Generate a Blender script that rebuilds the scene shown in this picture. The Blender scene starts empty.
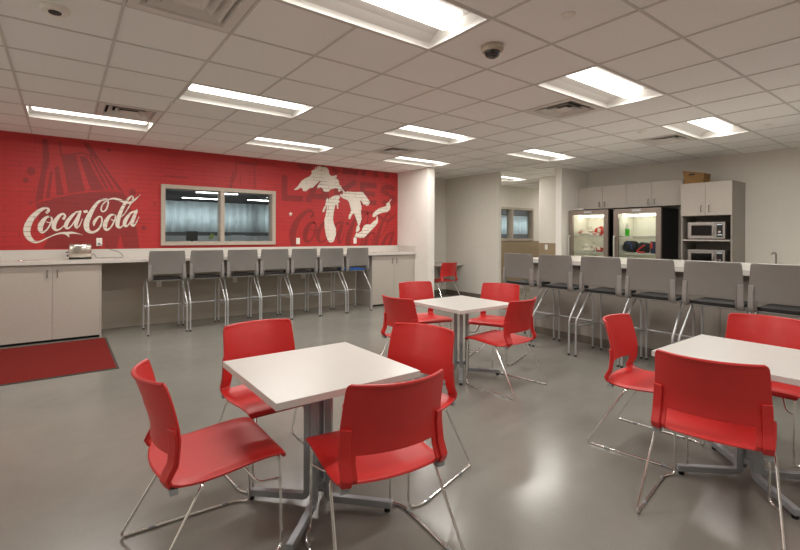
import bpy, bmesh, math, random
from mathutils import Vector, Matrix
random.seed(4)
C = bpy.context.scene.collection
PI = math.pi

# ------------------------------------------------------------------ materials
def s2l(c):
    return c/12.92 if c <= .04045 else ((c+.055)/1.055)**2.4
def rgb(r, g, b):
    return (s2l(r/255), s2l(g/255), s2l(b/255), 1)
def new_mat(name):
    m = bpy.data.materials.new(name); m.use_nodes = True
    nt = m.node_tree
    return m, nt, nt.nodes['Principled BSDF']
def noise(nt, scale, detail=3, vec=None, stretch=None):
    tc = nt.nodes.new('ShaderNodeTexCoord')
    n = nt.nodes.new('ShaderNodeTexNoise'); n.inputs['Scale'].default_value = scale; n.inputs['Detail'].default_value = detail
    if stretch:
        mp = nt.nodes.new('ShaderNodeMapping'); mp.inputs['Scale'].default_value = stretch
        nt.links.new(tc.outputs['Object'], mp.inputs['Vector']); nt.links.new(mp.outputs['Vector'], n.inputs['Vector'])
    else:
        nt.links.new(tc.outputs['Object'], n.inputs['Vector'])
    return n
def mat(name, col, rough=.5, metal=0, var=.06, scale=20, bump=0, bscale=200, stretch=None, spec=.5, coat=0):
    m, nt, b = new_mat(name)
    n = noise(nt, scale, 4, stretch=stretch)
    r = nt.nodes.new('ShaderNodeValToRGB')
    r.color_ramp.elements[0].position = .3; r.color_ramp.elements[1].position = .7
    r.color_ramp.elements[0].color = (*[max(0, c*(1-var)) for c in col[:3]], 1)
    r.color_ramp.elements[1].color = (*[min(1, c*(1+var)) for c in col[:3]], 1)
    nt.links.new(n.outputs['Fac'], r.inputs['Fac']); nt.links.new(r.outputs['Color'], b.inputs['Base Color'])
    b.inputs['Roughness'].default_value = rough; b.inputs['Metallic'].default_value = metal
    b.inputs['Specular IOR Level'].default_value = spec
    if coat: b.inputs['Coat Weight'].default_value = coat; b.inputs['Coat Roughness'].default_value = .1
    if bump:
        n2 = noise(nt, bscale, 2)
        bp = nt.nodes.new('ShaderNodeBump'); bp.inputs['Strength'].default_value = bump; bp.inputs['Distance'].default_value = .002
        nt.links.new(n2.outputs['Fac'], bp.inputs['Height']); nt.links.new(bp.outputs['Normal'], b.inputs['Normal'])
    return m
def emit(name, col, strength):
    m, nt, b = new_mat(name)
    b.inputs['Base Color'].default_value = (.8, .8, .8, 1)
    b.inputs['Emission Color'].default_value = (*col, 1); b.inputs['Emission Strength'].default_value = strength
    return m
def glass(name, tint=(1, 1, 1), refl=1.45):
    m = bpy.data.materials.new(name); m.use_nodes = True; nt = m.node_tree; nt.nodes.clear()
    o = nt.nodes.new('ShaderNodeOutputMaterial'); mx = nt.nodes.new('ShaderNodeMixShader')
    t = nt.nodes.new('ShaderNodeBsdfTransparent'); t.inputs['Color'].default_value = (*tint, 1)
    g = nt.nodes.new('ShaderNodeBsdfGlossy'); g.inputs['Roughness'].default_value = .02
    f = nt.nodes.new('ShaderNodeFresnel'); geo = nt.nodes.new('ShaderNodeNewGeometry'); mr = nt.nodes.new('ShaderNodeMapRange')
    mr.inputs['To Min'].default_value = refl; mr.inputs['To Max'].default_value = 1/refl      # same reflectance on both faces of a pane
    nt.links.new(geo.outputs['Backfacing'], mr.inputs['Value']); nt.links.new(mr.outputs['Result'], f.inputs['IOR'])
    nt.links.new(f.outputs['Fac'], mx.inputs['Fac']); nt.links.new(t.outputs['BSDF'], mx.inputs[1])
    nt.links.new(g.outputs['BSDF'], mx.inputs[2]); nt.links.new(mx.outputs['Shader'], o.inputs['Surface'])
    return m
def brick_mat(name, col, line, rough=.55, mort=.004):
    """painted brickwork: coursed joints on the X/Z plane of the wall"""
    m, nt, b = new_mat(name)
    tc = nt.nodes.new('ShaderNodeTexCoord'); sp = nt.nodes.new('ShaderNodeSeparateXYZ'); cb = nt.nodes.new('ShaderNodeCombineXYZ')
    nt.links.new(tc.outputs['Object'], sp.inputs[0]); nt.links.new(sp.outputs['X'], cb.inputs['X']); nt.links.new(sp.outputs['Z'], cb.inputs['Y'])
    bt = nt.nodes.new('ShaderNodeTexBrick')
    bt.inputs['Scale'].default_value = 1; bt.inputs['Brick Width'].default_value = .31; bt.inputs['Row Height'].default_value = .068
    bt.inputs['Mortar Size'].default_value = mort; bt.inputs['Mortar Smooth'].default_value = .4
    bt.inputs['Color1'].default_value = (*[c*.95 for c in col[:3]], 1); bt.inputs['Color2'].default_value = (*[min(1, c*1.05) for c in col[:3]], 1)
    bt.inputs['Mortar'].default_value = line
    nt.links.new(cb.outputs[0], bt.inputs['Vector'])
    # joints fade in and out
    n = nt.nodes.new('ShaderNodeTexNoise'); n.inputs['Scale'].default_value = 4; n.inputs['Detail'].default_value = 4
    nt.links.new(tc.outputs['Object'], n.inputs['Vector'])
    rp = nt.nodes.new('ShaderNodeValToRGB'); rp.color_ramp.elements[0].position = .38; rp.color_ramp.elements[1].position = .62
    nt.links.new(n.outputs['Fac'], rp.inputs['Fac'])
    mx = nt.nodes.new('ShaderNodeMix'); mx.data_type = 'RGBA'
    mx.inputs['A'].default_value = col
    nt.links.new(rp.outputs['Color'], mx.inputs['Factor']); nt.links.new(bt.outputs['Color'], mx.inputs['B'])
    nt.links.new(mx.outputs['Result'], b.inputs['Base Color'])
    bp = nt.nodes.new('ShaderNodeBump'); bp.inputs['Strength'].default_value = .25; bp.inputs['Distance'].default_value = .002; bp.invert = True
    nt.links.new(bt.outputs['Fac'], bp.inputs['Height']); nt.links.new(bp.outputs['Normal'], b.inputs['Normal'])
    b.inputs['Roughness'].default_value = rough
    return m
def floor_mat():
    m, nt, b = new_mat('polished_concrete')
    n1 = noise(nt, .9, 5); n2 = noise(nt, 9, 6); n3 = noise(nt, 160, 2)
    r1 = nt.nodes.new('ShaderNodeValToRGB'); r1.color_ramp.elements[0].position = .3; r1.color_ramp.elements[1].position = .72
    r1.color_ramp.elements[0].color = rgb(126, 124, 117); r1.color_ramp.elements[1].color = rgb(139, 137, 129)
    nt.links.new(n1.outputs['Fac'], r1.inputs['Fac'])
    r2 = nt.nodes.new('ShaderNodeValToRGB'); r2.color_ramp.elements[0].position = .3; r2.color_ramp.elements[1].position = .7
    r2.color_ramp.elements[0].color = (.97, .97, .97, 1); r2.color_ramp.elements[1].color = (1.02, 1.02, 1.02, 1)
    nt.links.new(n2.outputs['Fac'], r2.inputs['Fac'])
    mx = nt.nodes.new('ShaderNodeMix'); mx.data_type = 'RGBA'; mx.blend_type = 'MULTIPLY'; mx.inputs['Factor'].default_value = 1
    nt.links.new(r1.outputs['Color'], mx.inputs['A']); nt.links.new(r2.outputs['Color'], mx.inputs['B'])
    r3 = nt.nodes.new('ShaderNodeValToRGB'); r3.color_ramp.elements[0].position = .35; r3.color_ramp.elements[1].position = .6
    r3.color_ramp.elements[0].color = (.93, .93, .93, 1); r3.color_ramp.elements[1].color = (1.03, 1.03, 1.03, 1)
    nt.links.new(n3.outputs['Fac'], r3.inputs['Fac'])
    m2 = nt.nodes.new('ShaderNodeMix'); m2.data_type = 'RGBA'; m2.blend_type = 'MULTIPLY'; m2.inputs['Factor'].default_value = 1
    nt.links.new(mx.outputs['Result'], m2.inputs['A']); nt.links.new(r3.outputs['Color'], m2.inputs['B'])
    nt.links.new(m2.outputs['Result'], b.inputs['Base Color'])
    rr = nt.nodes.new('ShaderNodeMapRange'); rr.inputs['To Min'].default_value = .17; rr.inputs['To Max'].default_value = .25; b.inputs['Specular IOR Level'].default_value = .38
    nt.links.new(n2.outputs['Fac'], rr.inputs['Value']); nt.links.new(rr.outputs['Result'], b.inputs['Roughness'])
    return m
def wicker_mat():
    m, nt, b = new_mat('wicker')
    tc = nt.nodes.new('ShaderNodeTexCoord'); sp = nt.nodes.new('ShaderNodeSeparateXYZ'); cb = nt.nodes.new('ShaderNodeCombineXYZ')
    ad = nt.nodes.new('ShaderNodeMath'); ad.operation = 'ADD'
    nt.links.new(tc.outputs['Object'], sp.inputs[0]); nt.links.new(sp.outputs['X'], ad.inputs[0]); nt.links.new(sp.outputs['Y'], ad.inputs[1])
    nt.links.new(ad.outputs[0], cb.inputs['X']); nt.links.new(sp.outputs['Z'], cb.inputs['Y'])
    bt = nt.nodes.new('ShaderNodeTexBrick'); bt.inputs['Scale'].default_value = 1
    bt.inputs['Brick Width'].default_value = .03; bt.inputs['Row Height'].default_value = .014; bt.inputs['Mortar Size'].default_value = .002
    bt.inputs['Color1'].default_value = rgb(176, 138, 84); bt.inputs['Color2'].default_value = rgb(158, 118, 70); bt.inputs['Mortar'].default_value = rgb(84, 58, 34)
    nt.links.new(cb.outputs[0], bt.inputs['Vector']); nt.links.new(bt.outputs['Color'], b.inputs['Base Color'])
    b.inputs['Roughness'].default_value = .8
    return m

M = {}
M['red_brick'] = brick_mat('red_painted_brick', rgb(177, 40, 40), rgb(128, 29, 29))
M['dark_print'] = brick_mat('dark_red_print', rgb(138, 35, 34), rgb(112, 29, 29))
M['block_print'] = brick_mat('block_red_print', rgb(139, 35, 35), rgb(112, 29, 29))
M['faint_print'] = brick_mat('faint_red_print', rgb(148, 35, 35), rgb(116, 29, 29))
M['white_print'] = brick_mat('white_paint_on_brick', rgb(224, 215, 202), rgb(140, 124, 112), mort=.006)
M['floor'] = floor_mat()
M['tile'] = mat('ceiling_tile', rgb(240, 239, 236), .95, var=.02, scale=60, bump=.3, bscale=400)
M['tbar'] = mat('ceiling_grid_bar', rgb(206, 202, 197), .6, var=.02)
M['wall'] = mat('cream_wall_paint', rgb(217, 213, 204), .85, var=.015, scale=8, bump=.1, bscale=300)
M['white_wall'] = mat('white_wall_paint', rgb(236, 232, 225), .8, var=.015, scale=8, bump=.1, bscale=300)
M['low_wall'] = mat('taupe_wall_paint', rgb(178, 168, 154), .8, var=.02, scale=8)
M['wainscot'] = mat('brown_wainscot', rgb(150, 132, 106), .7, var=.03, scale=10)
M['base'] = mat('rubber_baseboard', rgb(108, 100, 90), .6, var=.02)
M['laminate'] = mat('greige_laminate', rgb(182, 174, 165), .5, var=.05, scale=14, stretch=(12, 12, 1.2))
M['laminate_dark'] = mat('taupe_laminate', rgb(152, 145, 137), .5, var=.05, scale=14, stretch=(12, 12, 1.2))
M['counter'] = mat('solid_surface_counter', rgb(206, 201, 194), .25, var=.01, scale=60)
M['inside'] = mat('cabinet_interior', rgb(120, 112, 104), .6, var=.03)  # plain taupe for cabinet interiors
M['toe'] = mat('black_toe_kick', rgb(28, 26, 25), .7)
M['frame'] = mat('taupe_window_frame', rgb(176, 164, 150), .45, var=.02)
M['glass'] = glass('window_glass', (.95, .97, .965))
M['clear'] = glass('clear_cooler_glass', (.96, .98, .97), 1.3)
M['red'] = mat('red_polypropylene', rgb(195, 42, 40), .38, var=.02, bump=.12, bscale=900)
M['red_tip'] = mat('grey_plastic_clip', rgb(150, 152, 155), .4)
M['chrome'] = mat('chrome_rod', (.86, .85, .83, 1), .2, 1, var=.02)
M['steel_leg'] = mat('silver_painted_steel', rgb(186, 187, 188), .34, .45, var=.02)
M['table_leg'] = mat('silver_table_post', rgb(164, 169, 174), .36, .35, var=.03)
M['table_top'] = mat('white_laminate_top', rgb(205, 202, 197), .3, var=.015, scale=40)
M['stool'] = mat('grey_stool_plastic', rgb(122, 119, 115), .36, var=.02, bump=.1, bscale=900)
M['stool_rib'] = mat('light_grey_stool_plastic', rgb(140, 137, 134), .4, var=.02)
M['black_pad'] = mat('black_upholstery', rgb(34, 32, 31), .7, bump=.3)
M['blue_pad'] = mat('blue_upholstery', rgb(38, 92, 168), .7, bump=.3)
M['rug'] = mat('red_carpet', rgb(118, 39, 35), 1, var=.16, scale=420, bump=1, bscale=700, spec=.1)
M['rug_edge'] = mat('dark_rug_binding', rgb(70, 58, 54), .9)
M['lens'] = emit('lit_lens', (1, .95, .87), 3.2)
M['troffer'] = mat('white_enamel', rgb(212, 209, 204), .5, var=.01)
M['vent'] = mat('vent_enamel', rgb(220, 215, 209), .5, var=.02)
M['duct'] = mat('dark_duct', rgb(70, 67, 64), .8)
M['beige'] = mat('beige_plastic', rgb(176, 164, 146), .5, var=.02)
M['dome'] = mat('smoked_dome', rgb(16, 15, 16), .06, var=.02, coat=1)
M['white_plastic'] = mat('white_plastic', rgb(232, 228, 220), .4, var=.01)
M['black_plastic'] = mat('black_plastic', rgb(24, 23, 23), .4)
M['brushed'] = mat('brushed_steel', (.40, .37, .345, 1), .36, .85, var=.06, scale=30, stretch=(1, 1, 30))
M['cooler'] = mat('bronze_steel_cooler_frame', rgb(146, 134, 124), .36, .55, var=.04, scale=30)
M['black_side'] = mat('black_cooler_side', rgb(14, 13, 13), .5)
M['cooler_in'] = mat('cream_cooler_liner', rgb(226, 223, 210), .5, var=.03)
M['cooler_lamp'] = emit('cooler_lamp', (1, .97, .88), 10)
M['wire'] = mat('shelf_steel', rgb(205, 205, 196), .3, .3)
M['wicker'] = wicker_mat()
M['teal'] = emit('teal_display', (.05, .4, .5), .35)
M['dark_glass'] = mat('dark_oven_glass', rgb(20, 19, 19), .08, var=.02)
M['bag_white'] = mat('white_bag_plastic', rgb(232, 224, 208), .4, var=.08, scale=40)
M['bag_red'] = mat('red_snack_bag', rgb(196, 46, 34), .4, var=.1, scale=30)
M['bag_tan'] = mat('tan_box', rgb(170, 130, 90), .7)
M['green'] = mat('green_drink', rgb(70, 190, 40), .2)
M['bag_black'] = mat('black_nylon', rgb(30, 32, 36), .8, var=.2, scale=60)
M['bag_navy'] = mat('navy_nylon', rgb(28, 40, 74), .8, var=.15, scale=60)
M['bag_blue'] = mat('blue_strap', rgb(40, 70, 130), .7)
M['clear_jug'] = mat('translucent_jug', rgb(210, 208, 196), .2)
M['paper'] = mat('white_paper', rgb(225, 222, 216), .8)
def curtain_mat():
    m = mat('pale_blue_curtain', rgb(204, 210, 210), .85, var=.14, scale=6, stretch=(9, 1, .3)); nt = m.node_tree  # vertical streaks put fold shading into the cloth colour
    b = nt.nodes['Principled BSDF']; o = nt.nodes['Material Output']
    tr = nt.nodes.new('ShaderNodeBsdfTranslucent'); ad = nt.nodes.new('ShaderNodeMixShader'); ad.inputs['Fac'].default_value = .55
    lk = [l for l in nt.links if l.to_socket == b.inputs['Base Color']][0]
    nt.links.new(lk.from_socket, tr.inputs['Color'])
    nt.links.new(b.outputs[0], ad.inputs[1]); nt.links.new(tr.outputs[0], ad.inputs[2]); nt.links.new(ad.outputs[0], o.inputs['Surface'])
    return m
M['curtain'] = curtain_mat()
M['dark_ceiling'] = mat('dark_open_ceiling', rgb(104, 108, 112), .9)
M['dark_floor'] = mat('dark_carpet', rgb(84, 86, 88), .95)
M['desk'] = mat('white_desk', rgb(222, 226, 224), .4)
M['monitor'] = mat('black_monitor', rgb(26, 28, 30), .3)
M['maroon'] = mat('maroon_binder', rgb(110, 38, 46), .5)
M['pale_box'] = mat('pale_desk_box', rgb(208, 214, 212), .6)
M['leaf'] = mat('yellow_green_leaf', rgb(170, 190, 70), .6, var=.2)
M['strip'] = emit('linear_lamp', (.95, .97, 1), 26)
M['pull'] = mat('satin_pull', rgb(120, 112, 104), .35, .6)
M['plate'] = mat('toaster_steel', (.66, .61, .54, 1), .2, .95, var=.04)
M['cord'] = mat('dark_cord', rgb(52, 46, 42), .6)
M['grommet'] = mat('grommet_plastic', rgb(170, 158, 146), .35)

# ------------------------------------------------------------------ mesh helpers
def finish(name, bm, m, parent=None, smooth=False):
    bmesh.ops.recalc_face_normals(bm, faces=bm.faces)
    me = bpy.data.meshes.new(name); bm.to_mesh(me); bm.free()
    if smooth:
        for p in me.polygons: p.use_smooth = True
        try: me.set_sharp_from_angle(angle=math.radians(38))
        except Exception: pass
    for mm in (m if isinstance(m, (list, tuple)) else [m]): me.materials.append(mm)
    o = bpy.data.objects.new(name, me); C.objects.link(o)
    if parent is not None: o.parent = parent
    return o
def B(): return bmesh.new()
def bx(bm, x0, x1, y0, y1, z0, z1, bev=0, mi=0):
    r = bmesh.ops.create_cube(bm, size=1)
    vs = r['verts']
    for v in vs:
        v.co = Vector((x0+(v.co.x+.5)*(x1-x0), y0+(v.co.y+.5)*(y1-y0), z0+(v.co.z+.5)*(z1-z0)))
    fs = {f for v in vs for f in v.link_faces}
    for f in fs: f.material_index = mi
    if bev:
        es = list({e for v in vs for e in v.link_edges})
        bmesh.ops.bevel(bm, geom=es, offset=bev, segments=2, affect='EDGES', profile=.7)
    return bm
def box(name, x0, x1, y0, y1, z0, z1, m, parent=None, bev=0):
    return finish(name, bx(B(), x0, x1, y0, y1, z0, z1, bev), m, parent)
def fillet(pts, rad, n=5):
    pts = [Vector(p) for p in pts]; out = [pts[0]]
    for i in range(1, len(pts)-1):
        a, b, c = pts[i-1], pts[i], pts[i+1]
        d1, d2 = (a-b), (c-b); l1, l2 = d1.length, d2.length
        k = min(rad, l1*.48, l2*.48)
        p, q = b+d1.normalized()*k, b+d2.normalized()*k
        for t in range(n+1):
            u = t/n; out.append(p*(1-u)**2+b*2*u*(1-u)+q*u*u)
    out.append(pts[-1]); return out
def tube(bm, pts, r, n=8, sq=None, cap=True):
    """sweep a ring (or a w x h rectangle sq with a given up vector) along pts"""
    pts = [Vector(p) for p in pts]; rings = []
    t0 = (pts[1]-pts[0]).normalized()
    ref = Vector((0, 0, 1)) if abs(t0.z) < .9 else Vector((1, 0, 0))
    nrm = t0.cross(ref).normalized()
    for i, p in enumerate(pts):
        if i == 0: t = t0
        elif i == len(pts)-1: t = (pts[i]-pts[i-1]).normalized()
        else: t = ((pts[i+1]-pts[i]).normalized()+(pts[i]-pts[i-1]).normalized()).normalized()
        nrm = (nrm-t*nrm.dot(t)).normalized(); bn = t.cross(nrm)
        if sq:
            w, h = sq; prof = [(-w/2, -h/2), (w/2, -h/2), (w/2, h/2), (-w/2, h/2)]
        else:
            prof = [(r*math.cos(2*PI*k/n), r*math.sin(2*PI*k/n)) for k in range(n)]
        rings.append([bm.verts.new(p+nrm*a+bn*b) for a, b in prof])
    k = len(rings[0])
    for i in range(len(rings)-1):
        for j in range(k):
            bm.faces.new((rings[i][j], rings[i][(j+1) % k], rings[i+1][(j+1) % k], rings[i+1][j]))
    if cap: bm.faces.new(rings[0][::-1]); bm.faces.new(rings[-1])
    return bm
def lathe(bm, prof, cx, cy, cz, n=20, axis='z', cap=True):
    rings = []
    for r, z in prof:
        ring = []
        for k in range(n):
            a = 2*PI*k/n
            if axis == 'z': co = (cx+r*math.cos(a), cy+r*math.sin(a), cz+z)
            elif axis == 'x': co = (cx+z, cy+r*math.cos(a), cz+r*math.sin(a))
            else: co = (cx+r*math.cos(a), cy+z, cz+r*math.sin(a))
            ring.append(bm.verts.new(co))
        rings.append(ring)
    for i in range(len(rings)-1):
        for j in range(n):
            bm.faces.new((rings[i][j], rings[i][(j+1) % n], rings[i+1][(j+1) % n], rings[i+1][j]))
    if cap:
        bm.faces.new(rings[0][::-1]); bm.faces.new(rings[-1])
    return bm
def blob(bm, cx, cy, cz, rx, ry, rz, seed=0, amp=.15, flat=True, sub=3):
    r = bmesh.ops.create_icosphere(bm, subdivisions=sub, radius=1)
    rnd = random.Random(seed); ph = [rnd.uniform(0, 6.28) for _ in range(6)]
    for v in r['verts']:
        p = v.co.copy()
        k = 1+amp*(math.sin(3*p.x+ph[0])*math.sin(4*p.y+ph[1])+.6*math.sin(6*p.z+ph[2]+3*p.x)+.4*math.sin(9*p.y+ph[3]))
        sx = (abs(p.x)**.75)*(1 if p.x > 0 else -1); sy = (abs(p.y)**.75)*(1 if p.y > 0 else -1); sz = (abs(p.z)**.75)*(1 if p.z > 0 else -1)
        v.co = Vector((cx+rx*sx*k, cy+ry*sy*k, max(cz, cz+rz+rz*sz*k) if flat else cz+rz*sz*k))
    return bm
def thing(name, label, cat, loc=(0, 0, 0), rot=0, group=None):
    o = bpy.data.objects.new(name, None); o.empty_display_size = .1; C.objects.link(o)
    o.location = loc; o.rotation_euler = (0, 0, rot)
    o['label'] = label; o['category'] = cat
    if group: o['group'] = group
    return o
def tag(o, label, cat, group=None, kind=None):
    o['label'] = label; o['category'] = cat
    if group: o['group'] = group
    if kind: o['kind'] = kind
    return o
def struct(o, label=None):
    o['kind'] = 'structure'
    if label: o['label'] = label
    return o
def dup(src, label, loc, rot=0):
    r = src.copy(); C.objects.link(r); r.location = loc; r.rotation_euler = (0, 0, rot); r['label'] = label
    for ch in list(src.children):
        c = ch.copy(); C.objects.link(c); c.parent = r
        for g in list(ch.children):
            d = g.copy(); C.objects.link(d); d.parent = c
    return r
# traced outlines of the paint on the red wall, in metres on the wall plane (x, z[, stroke width])
SCRIPT = [[[-0.176,1.6974,0.0403],[-0.157,1.7238,0.035],[-0.1727,1.7566,0.0296],[-0.2142,1.7489,0.0401],[-0.2786,1.6939,0.0609],[-0.3478,1.5947,0.076],[-0.3842,1.49,0.086],[-0.3862,1.4009,0.0808],[-0.3527,1.3267,0.0628],[-0.3006,1.2862,0.0369],[-0.2422,1.2964,0.0226],[-0.1713,1.3415,0.0175],[-0.0874,1.3873,0.019],[-0.0143,1.4107,0.0302],[0.0475,1.4095,0.0416],[0.1099,1.4161,0.0336],[0.1859,1.4009,0.0113],[0.2308,1.3854,0.0028]],[[0.0413,1.4064,0.0416],[0.06,1.3802,0.0306],[0.0751,1.3492,0.0042]],[[-0.1424,1.6423,0.0243],[-0.1901,1.6213,0.0402],[-0.2371,1.5372,0.0666],[-0.2474,1.4618,0.0598],[-0.2249,1.4199,0.0347],[-0.1776,1.4551,0.0215],[-0.1361,1.5391,0.0216],[-0.1207,1.6079,0.0244],[-0.1424,1.6423,0.0243]],[[-0.1863,1.5684,0.0107],[-0.1481,1.5556,0.0121],[-0.1001,1.5779,0.0163]],[[0.0097,1.6158,0.0386],[0.0256,1.6533,0.0304],[0.0033,1.6834,0.0276],[-0.0396,1.6529,0.0438],[-0.0855,1.5706,0.0572],[-0.0998,1.494,0.057],[-0.073,1.4516,0.0341],[-0.0267,1.4705,0.0192],[0.0223,1.5266,0.0166],[0.0593,1.5892,0.0139]],[[0.1962,1.7192,0.0215],[0.1549,1.711,0.0244],[0.1004,1.6502,0.0424],[0.0519,1.57,0.0542],[0.036,1.506,0.048],[0.0576,1.4761,0.0271],[0.1035,1.5239,0.0182],[0.1579,1.6298,0.0183],[0.1962,1.7192,0.0184]],[[0.2018,1.7228,0.0338],[0.1744,1.6268,0.049],[0.15,1.5331,0.0488],[0.1611,1.4875,0.0275],[0.1941,1.5254,0.0153],[0.2271,1.6197,0.0093]],[[0.2393,1.719,0.0417],[0.2631,1.7233,0.0418],[0.2884,1.7293,0.042]],[[0.3628,1.5196,0.0126],[0.3684,1.5715,0.044],[0.3968,1.624,0.0347],[0.4328,1.658,0.0222],[0.4619,1.6257,0.0239],[0.4506,1.5297,0.0254],[0.4003,1.4509,0.0347],[0.3375,1.4244,0.0407],[0.2865,1.4583,0.0653],[0.2735,1.5438,0.0776],[0.3013,1.6473,0.0717],[0.3534,1.7695,0.0533],[0.4147,1.8673,0.0396],[0.4827,1.9107,0.0255],[0.5444,1.9086,0.0209]],[[0.48,1.8966,0.0223],[0.521,1.9162,0.0209],[0.5388,1.8645,0.0225],[0.5141,1.767,0.0225],[0.4719,1.7288,0.0207],[0.4514,1.7647,0.0207],[0.47,1.8351,0.0191],[0.5284,1.899,0.0193],[0.5949,1.9288,0.0259],[0.6699,1.9168,0.0393],[0.7338,1.8879,0.0396]],[[0.6181,1.6915,0.0228],[0.5631,1.6757,0.0404],[0.5104,1.5832,0.0609],[0.4989,1.5043,0.0576],[0.5225,1.4608,0.0353],[0.5741,1.5053,0.0226],[0.6184,1.6032,0.0228],[0.6317,1.6654,0.0228],[0.6181,1.6915,0.0228]],[[0.5737,1.6197,0.0129],[0.611,1.603,0.0146],[0.6634,1.6308,0.0147]],[[0.7542,1.7225,0.0132],[0.8108,1.8323,0.02],[0.8539,1.937,0.0201],[0.8507,1.9747,0.0218],[0.8104,1.9563,0.0334],[0.7385,1.8381,0.0463],[0.6888,1.7115,0.0558],[0.659,1.5864,0.0621],[0.6592,1.519,0.0523],[0.6941,1.4982,0.0263],[0.7395,1.5524,0.0132]],[[0.7736,1.8755,0.0266],[0.823,1.8814,0.0368],[0.8774,1.9237,0.0303],[0.956,2.0114,0.0034]],[[0.8828,1.7503,0.0236],[0.8267,1.7196,0.0334],[0.7653,1.6245,0.0564],[0.7472,1.5525,0.0529],[0.7688,1.5171,0.0299],[0.8164,1.5718,0.02],[0.8705,1.6903,0.0202]],[[0.9047,1.7638,0.0372],[0.8705,1.6632,0.0538],[0.8428,1.5633,0.0536],[0.8648,1.5258,0.0302],[0.9022,1.5825,0.0169],[0.935,1.665,0.0102]],[[0.7041,1.6586,0.0132],[0.7497,1.7099,0.0149]]]
LAKES = [[[3.4624,2.2486],[3.5131,2.2861],[3.5677,2.3584],[3.6227,2.4314],[3.697,2.4804],[3.7815,2.522],[3.8287,2.5871],[3.8133,2.6207],[3.8475,2.65],[3.8858,2.6623],[3.8952,2.7071],[3.9145,2.7124],[3.9108,2.6645],[3.9435,2.7028],[3.9279,2.7242],[4.0017,2.7383],[4.0311,2.7287],[4.1397,2.7301],[4.1899,2.681],[4.2002,2.6102],[4.2407,2.5687],[4.3014,2.5737],[4.3626,2.5969],[4.373,2.5705],[4.3526,2.5417],[4.3938,2.5086],[4.425,2.4655],[4.4253,2.4018],[4.4668,2.3955],[4.4774,2.3414],[4.5193,2.3167],[4.5342,2.2681],[4.4672,2.3006],[4.4362,2.2694],[4.4052,2.273],[4.4009,2.3273],[4.3433,2.3326],[4.2218,2.2975],[4.2019,2.2604],[4.142,2.2477],[4.0825,2.253],[4.0626,2.2962],[4.0133,2.3284],[3.9551,2.298],[3.9356,2.3143],[3.9644,2.3781],[4.0226,2.4443],[3.9836,2.4413],[3.916,2.3746],[3.8491,2.3086],[3.7825,2.2954],[3.7075,2.2297],[3.6421,2.2343],[3.6327,2.2768],[3.5956,2.2916],[3.5406,2.2536],[3.4769,2.2376]],[[4.4296,2.1941],[4.4427,2.1428],[4.407,2.1071],[4.4431,2.0637],[4.4022,2.0392],[4.4053,1.9265],[4.3798,1.921],[4.3666,2.015],[4.3338,1.9799],[4.304,1.8553],[4.287,1.7204],[4.3051,1.6312],[4.3562,1.5198],[4.3567,1.4073],[4.3067,1.2726],[4.244,1.2462],[4.1816,1.2732],[4.1366,1.3843],[4.1064,1.539],[4.0983,1.6936],[4.1297,1.8051],[4.1536,1.9722],[4.1364,1.9604],[4.0927,1.8481],[4.056,1.8468],[4.063,1.9022],[4.1166,1.9817],[4.1407,2.1046],[4.1702,2.1284],[4.1853,2.0958],[4.2149,2.1463],[4.2176,2.1019],[4.2523,2.1551],[4.3404,2.1891]],[[4.4374,2.1878],[4.4552,2.2273],[4.494,2.2114],[4.5196,2.272],[4.5455,2.2918],[4.5666,2.2566],[4.5979,2.2837],[4.7569,2.282],[4.9743,2.2953],[5.0298,2.2446],[5.0858,2.1889],[5.1565,2.0979],[5.1287,2.0256],[5.0727,2.0114],[5.0308,2.0448],[5.0087,2.0251],[4.9615,2.0885],[4.9065,2.1279],[4.9342,2.0522],[4.9566,1.9713],[4.9351,1.877],[4.955,1.7373],[4.9225,1.6431],[4.8955,1.5844],[4.9121,1.538],[4.9014,1.4912],[4.8472,1.4558],[4.8146,1.4788],[4.8358,1.5672],[4.8682,1.6072],[4.8543,1.6651],[4.8133,1.7569],[4.7725,1.8483],[4.7191,1.812],[4.6797,1.7235],[4.64,1.7294],[4.645,1.7868],[4.7054,1.9036],[4.6784,1.9831],[4.6515,2.0737],[4.5987,2.1169],[4.5203,2.1356]],[[4.7749,1.3397],[4.8015,1.4092],[4.831,1.4511],[4.869,1.4374],[4.9507,1.48],[5.0054,1.5861],[5.0607,1.6222],[5.1729,1.6242],[5.2578,1.6973],[5.3236,1.7347],[5.329,1.7995],[5.3521,1.8002],[5.367,1.7237],[5.3586,1.6635],[5.287,1.5785],[5.2018,1.5059],[5.1175,1.4342],[5.0204,1.3443],[4.924,1.3397],[4.8423,1.3513]],[[5.2231,1.7917],[5.2342,1.8516],[5.2997,1.9134],[5.4005,1.9772],[5.5619,2.0201],[5.5913,2.0944],[5.651,2.1216],[5.7018,2.1927],[5.7139,2.1786],[5.666,2.1101],[5.6906,2.0255],[5.6818,1.9639],[5.6072,1.9001],[5.4888,1.8839],[5.4012,1.8569],[5.3289,1.8187],[5.2717,1.7811]]]
STAR = [[3.3984,1.8365],[3.409,1.8049],[3.4362,1.8042],[3.4155,1.7822],[3.422,1.7494],[3.3987,1.7675],[3.3756,1.7481],[3.3818,1.7811],[3.3611,1.8018],[3.3881,1.8043]]
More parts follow.
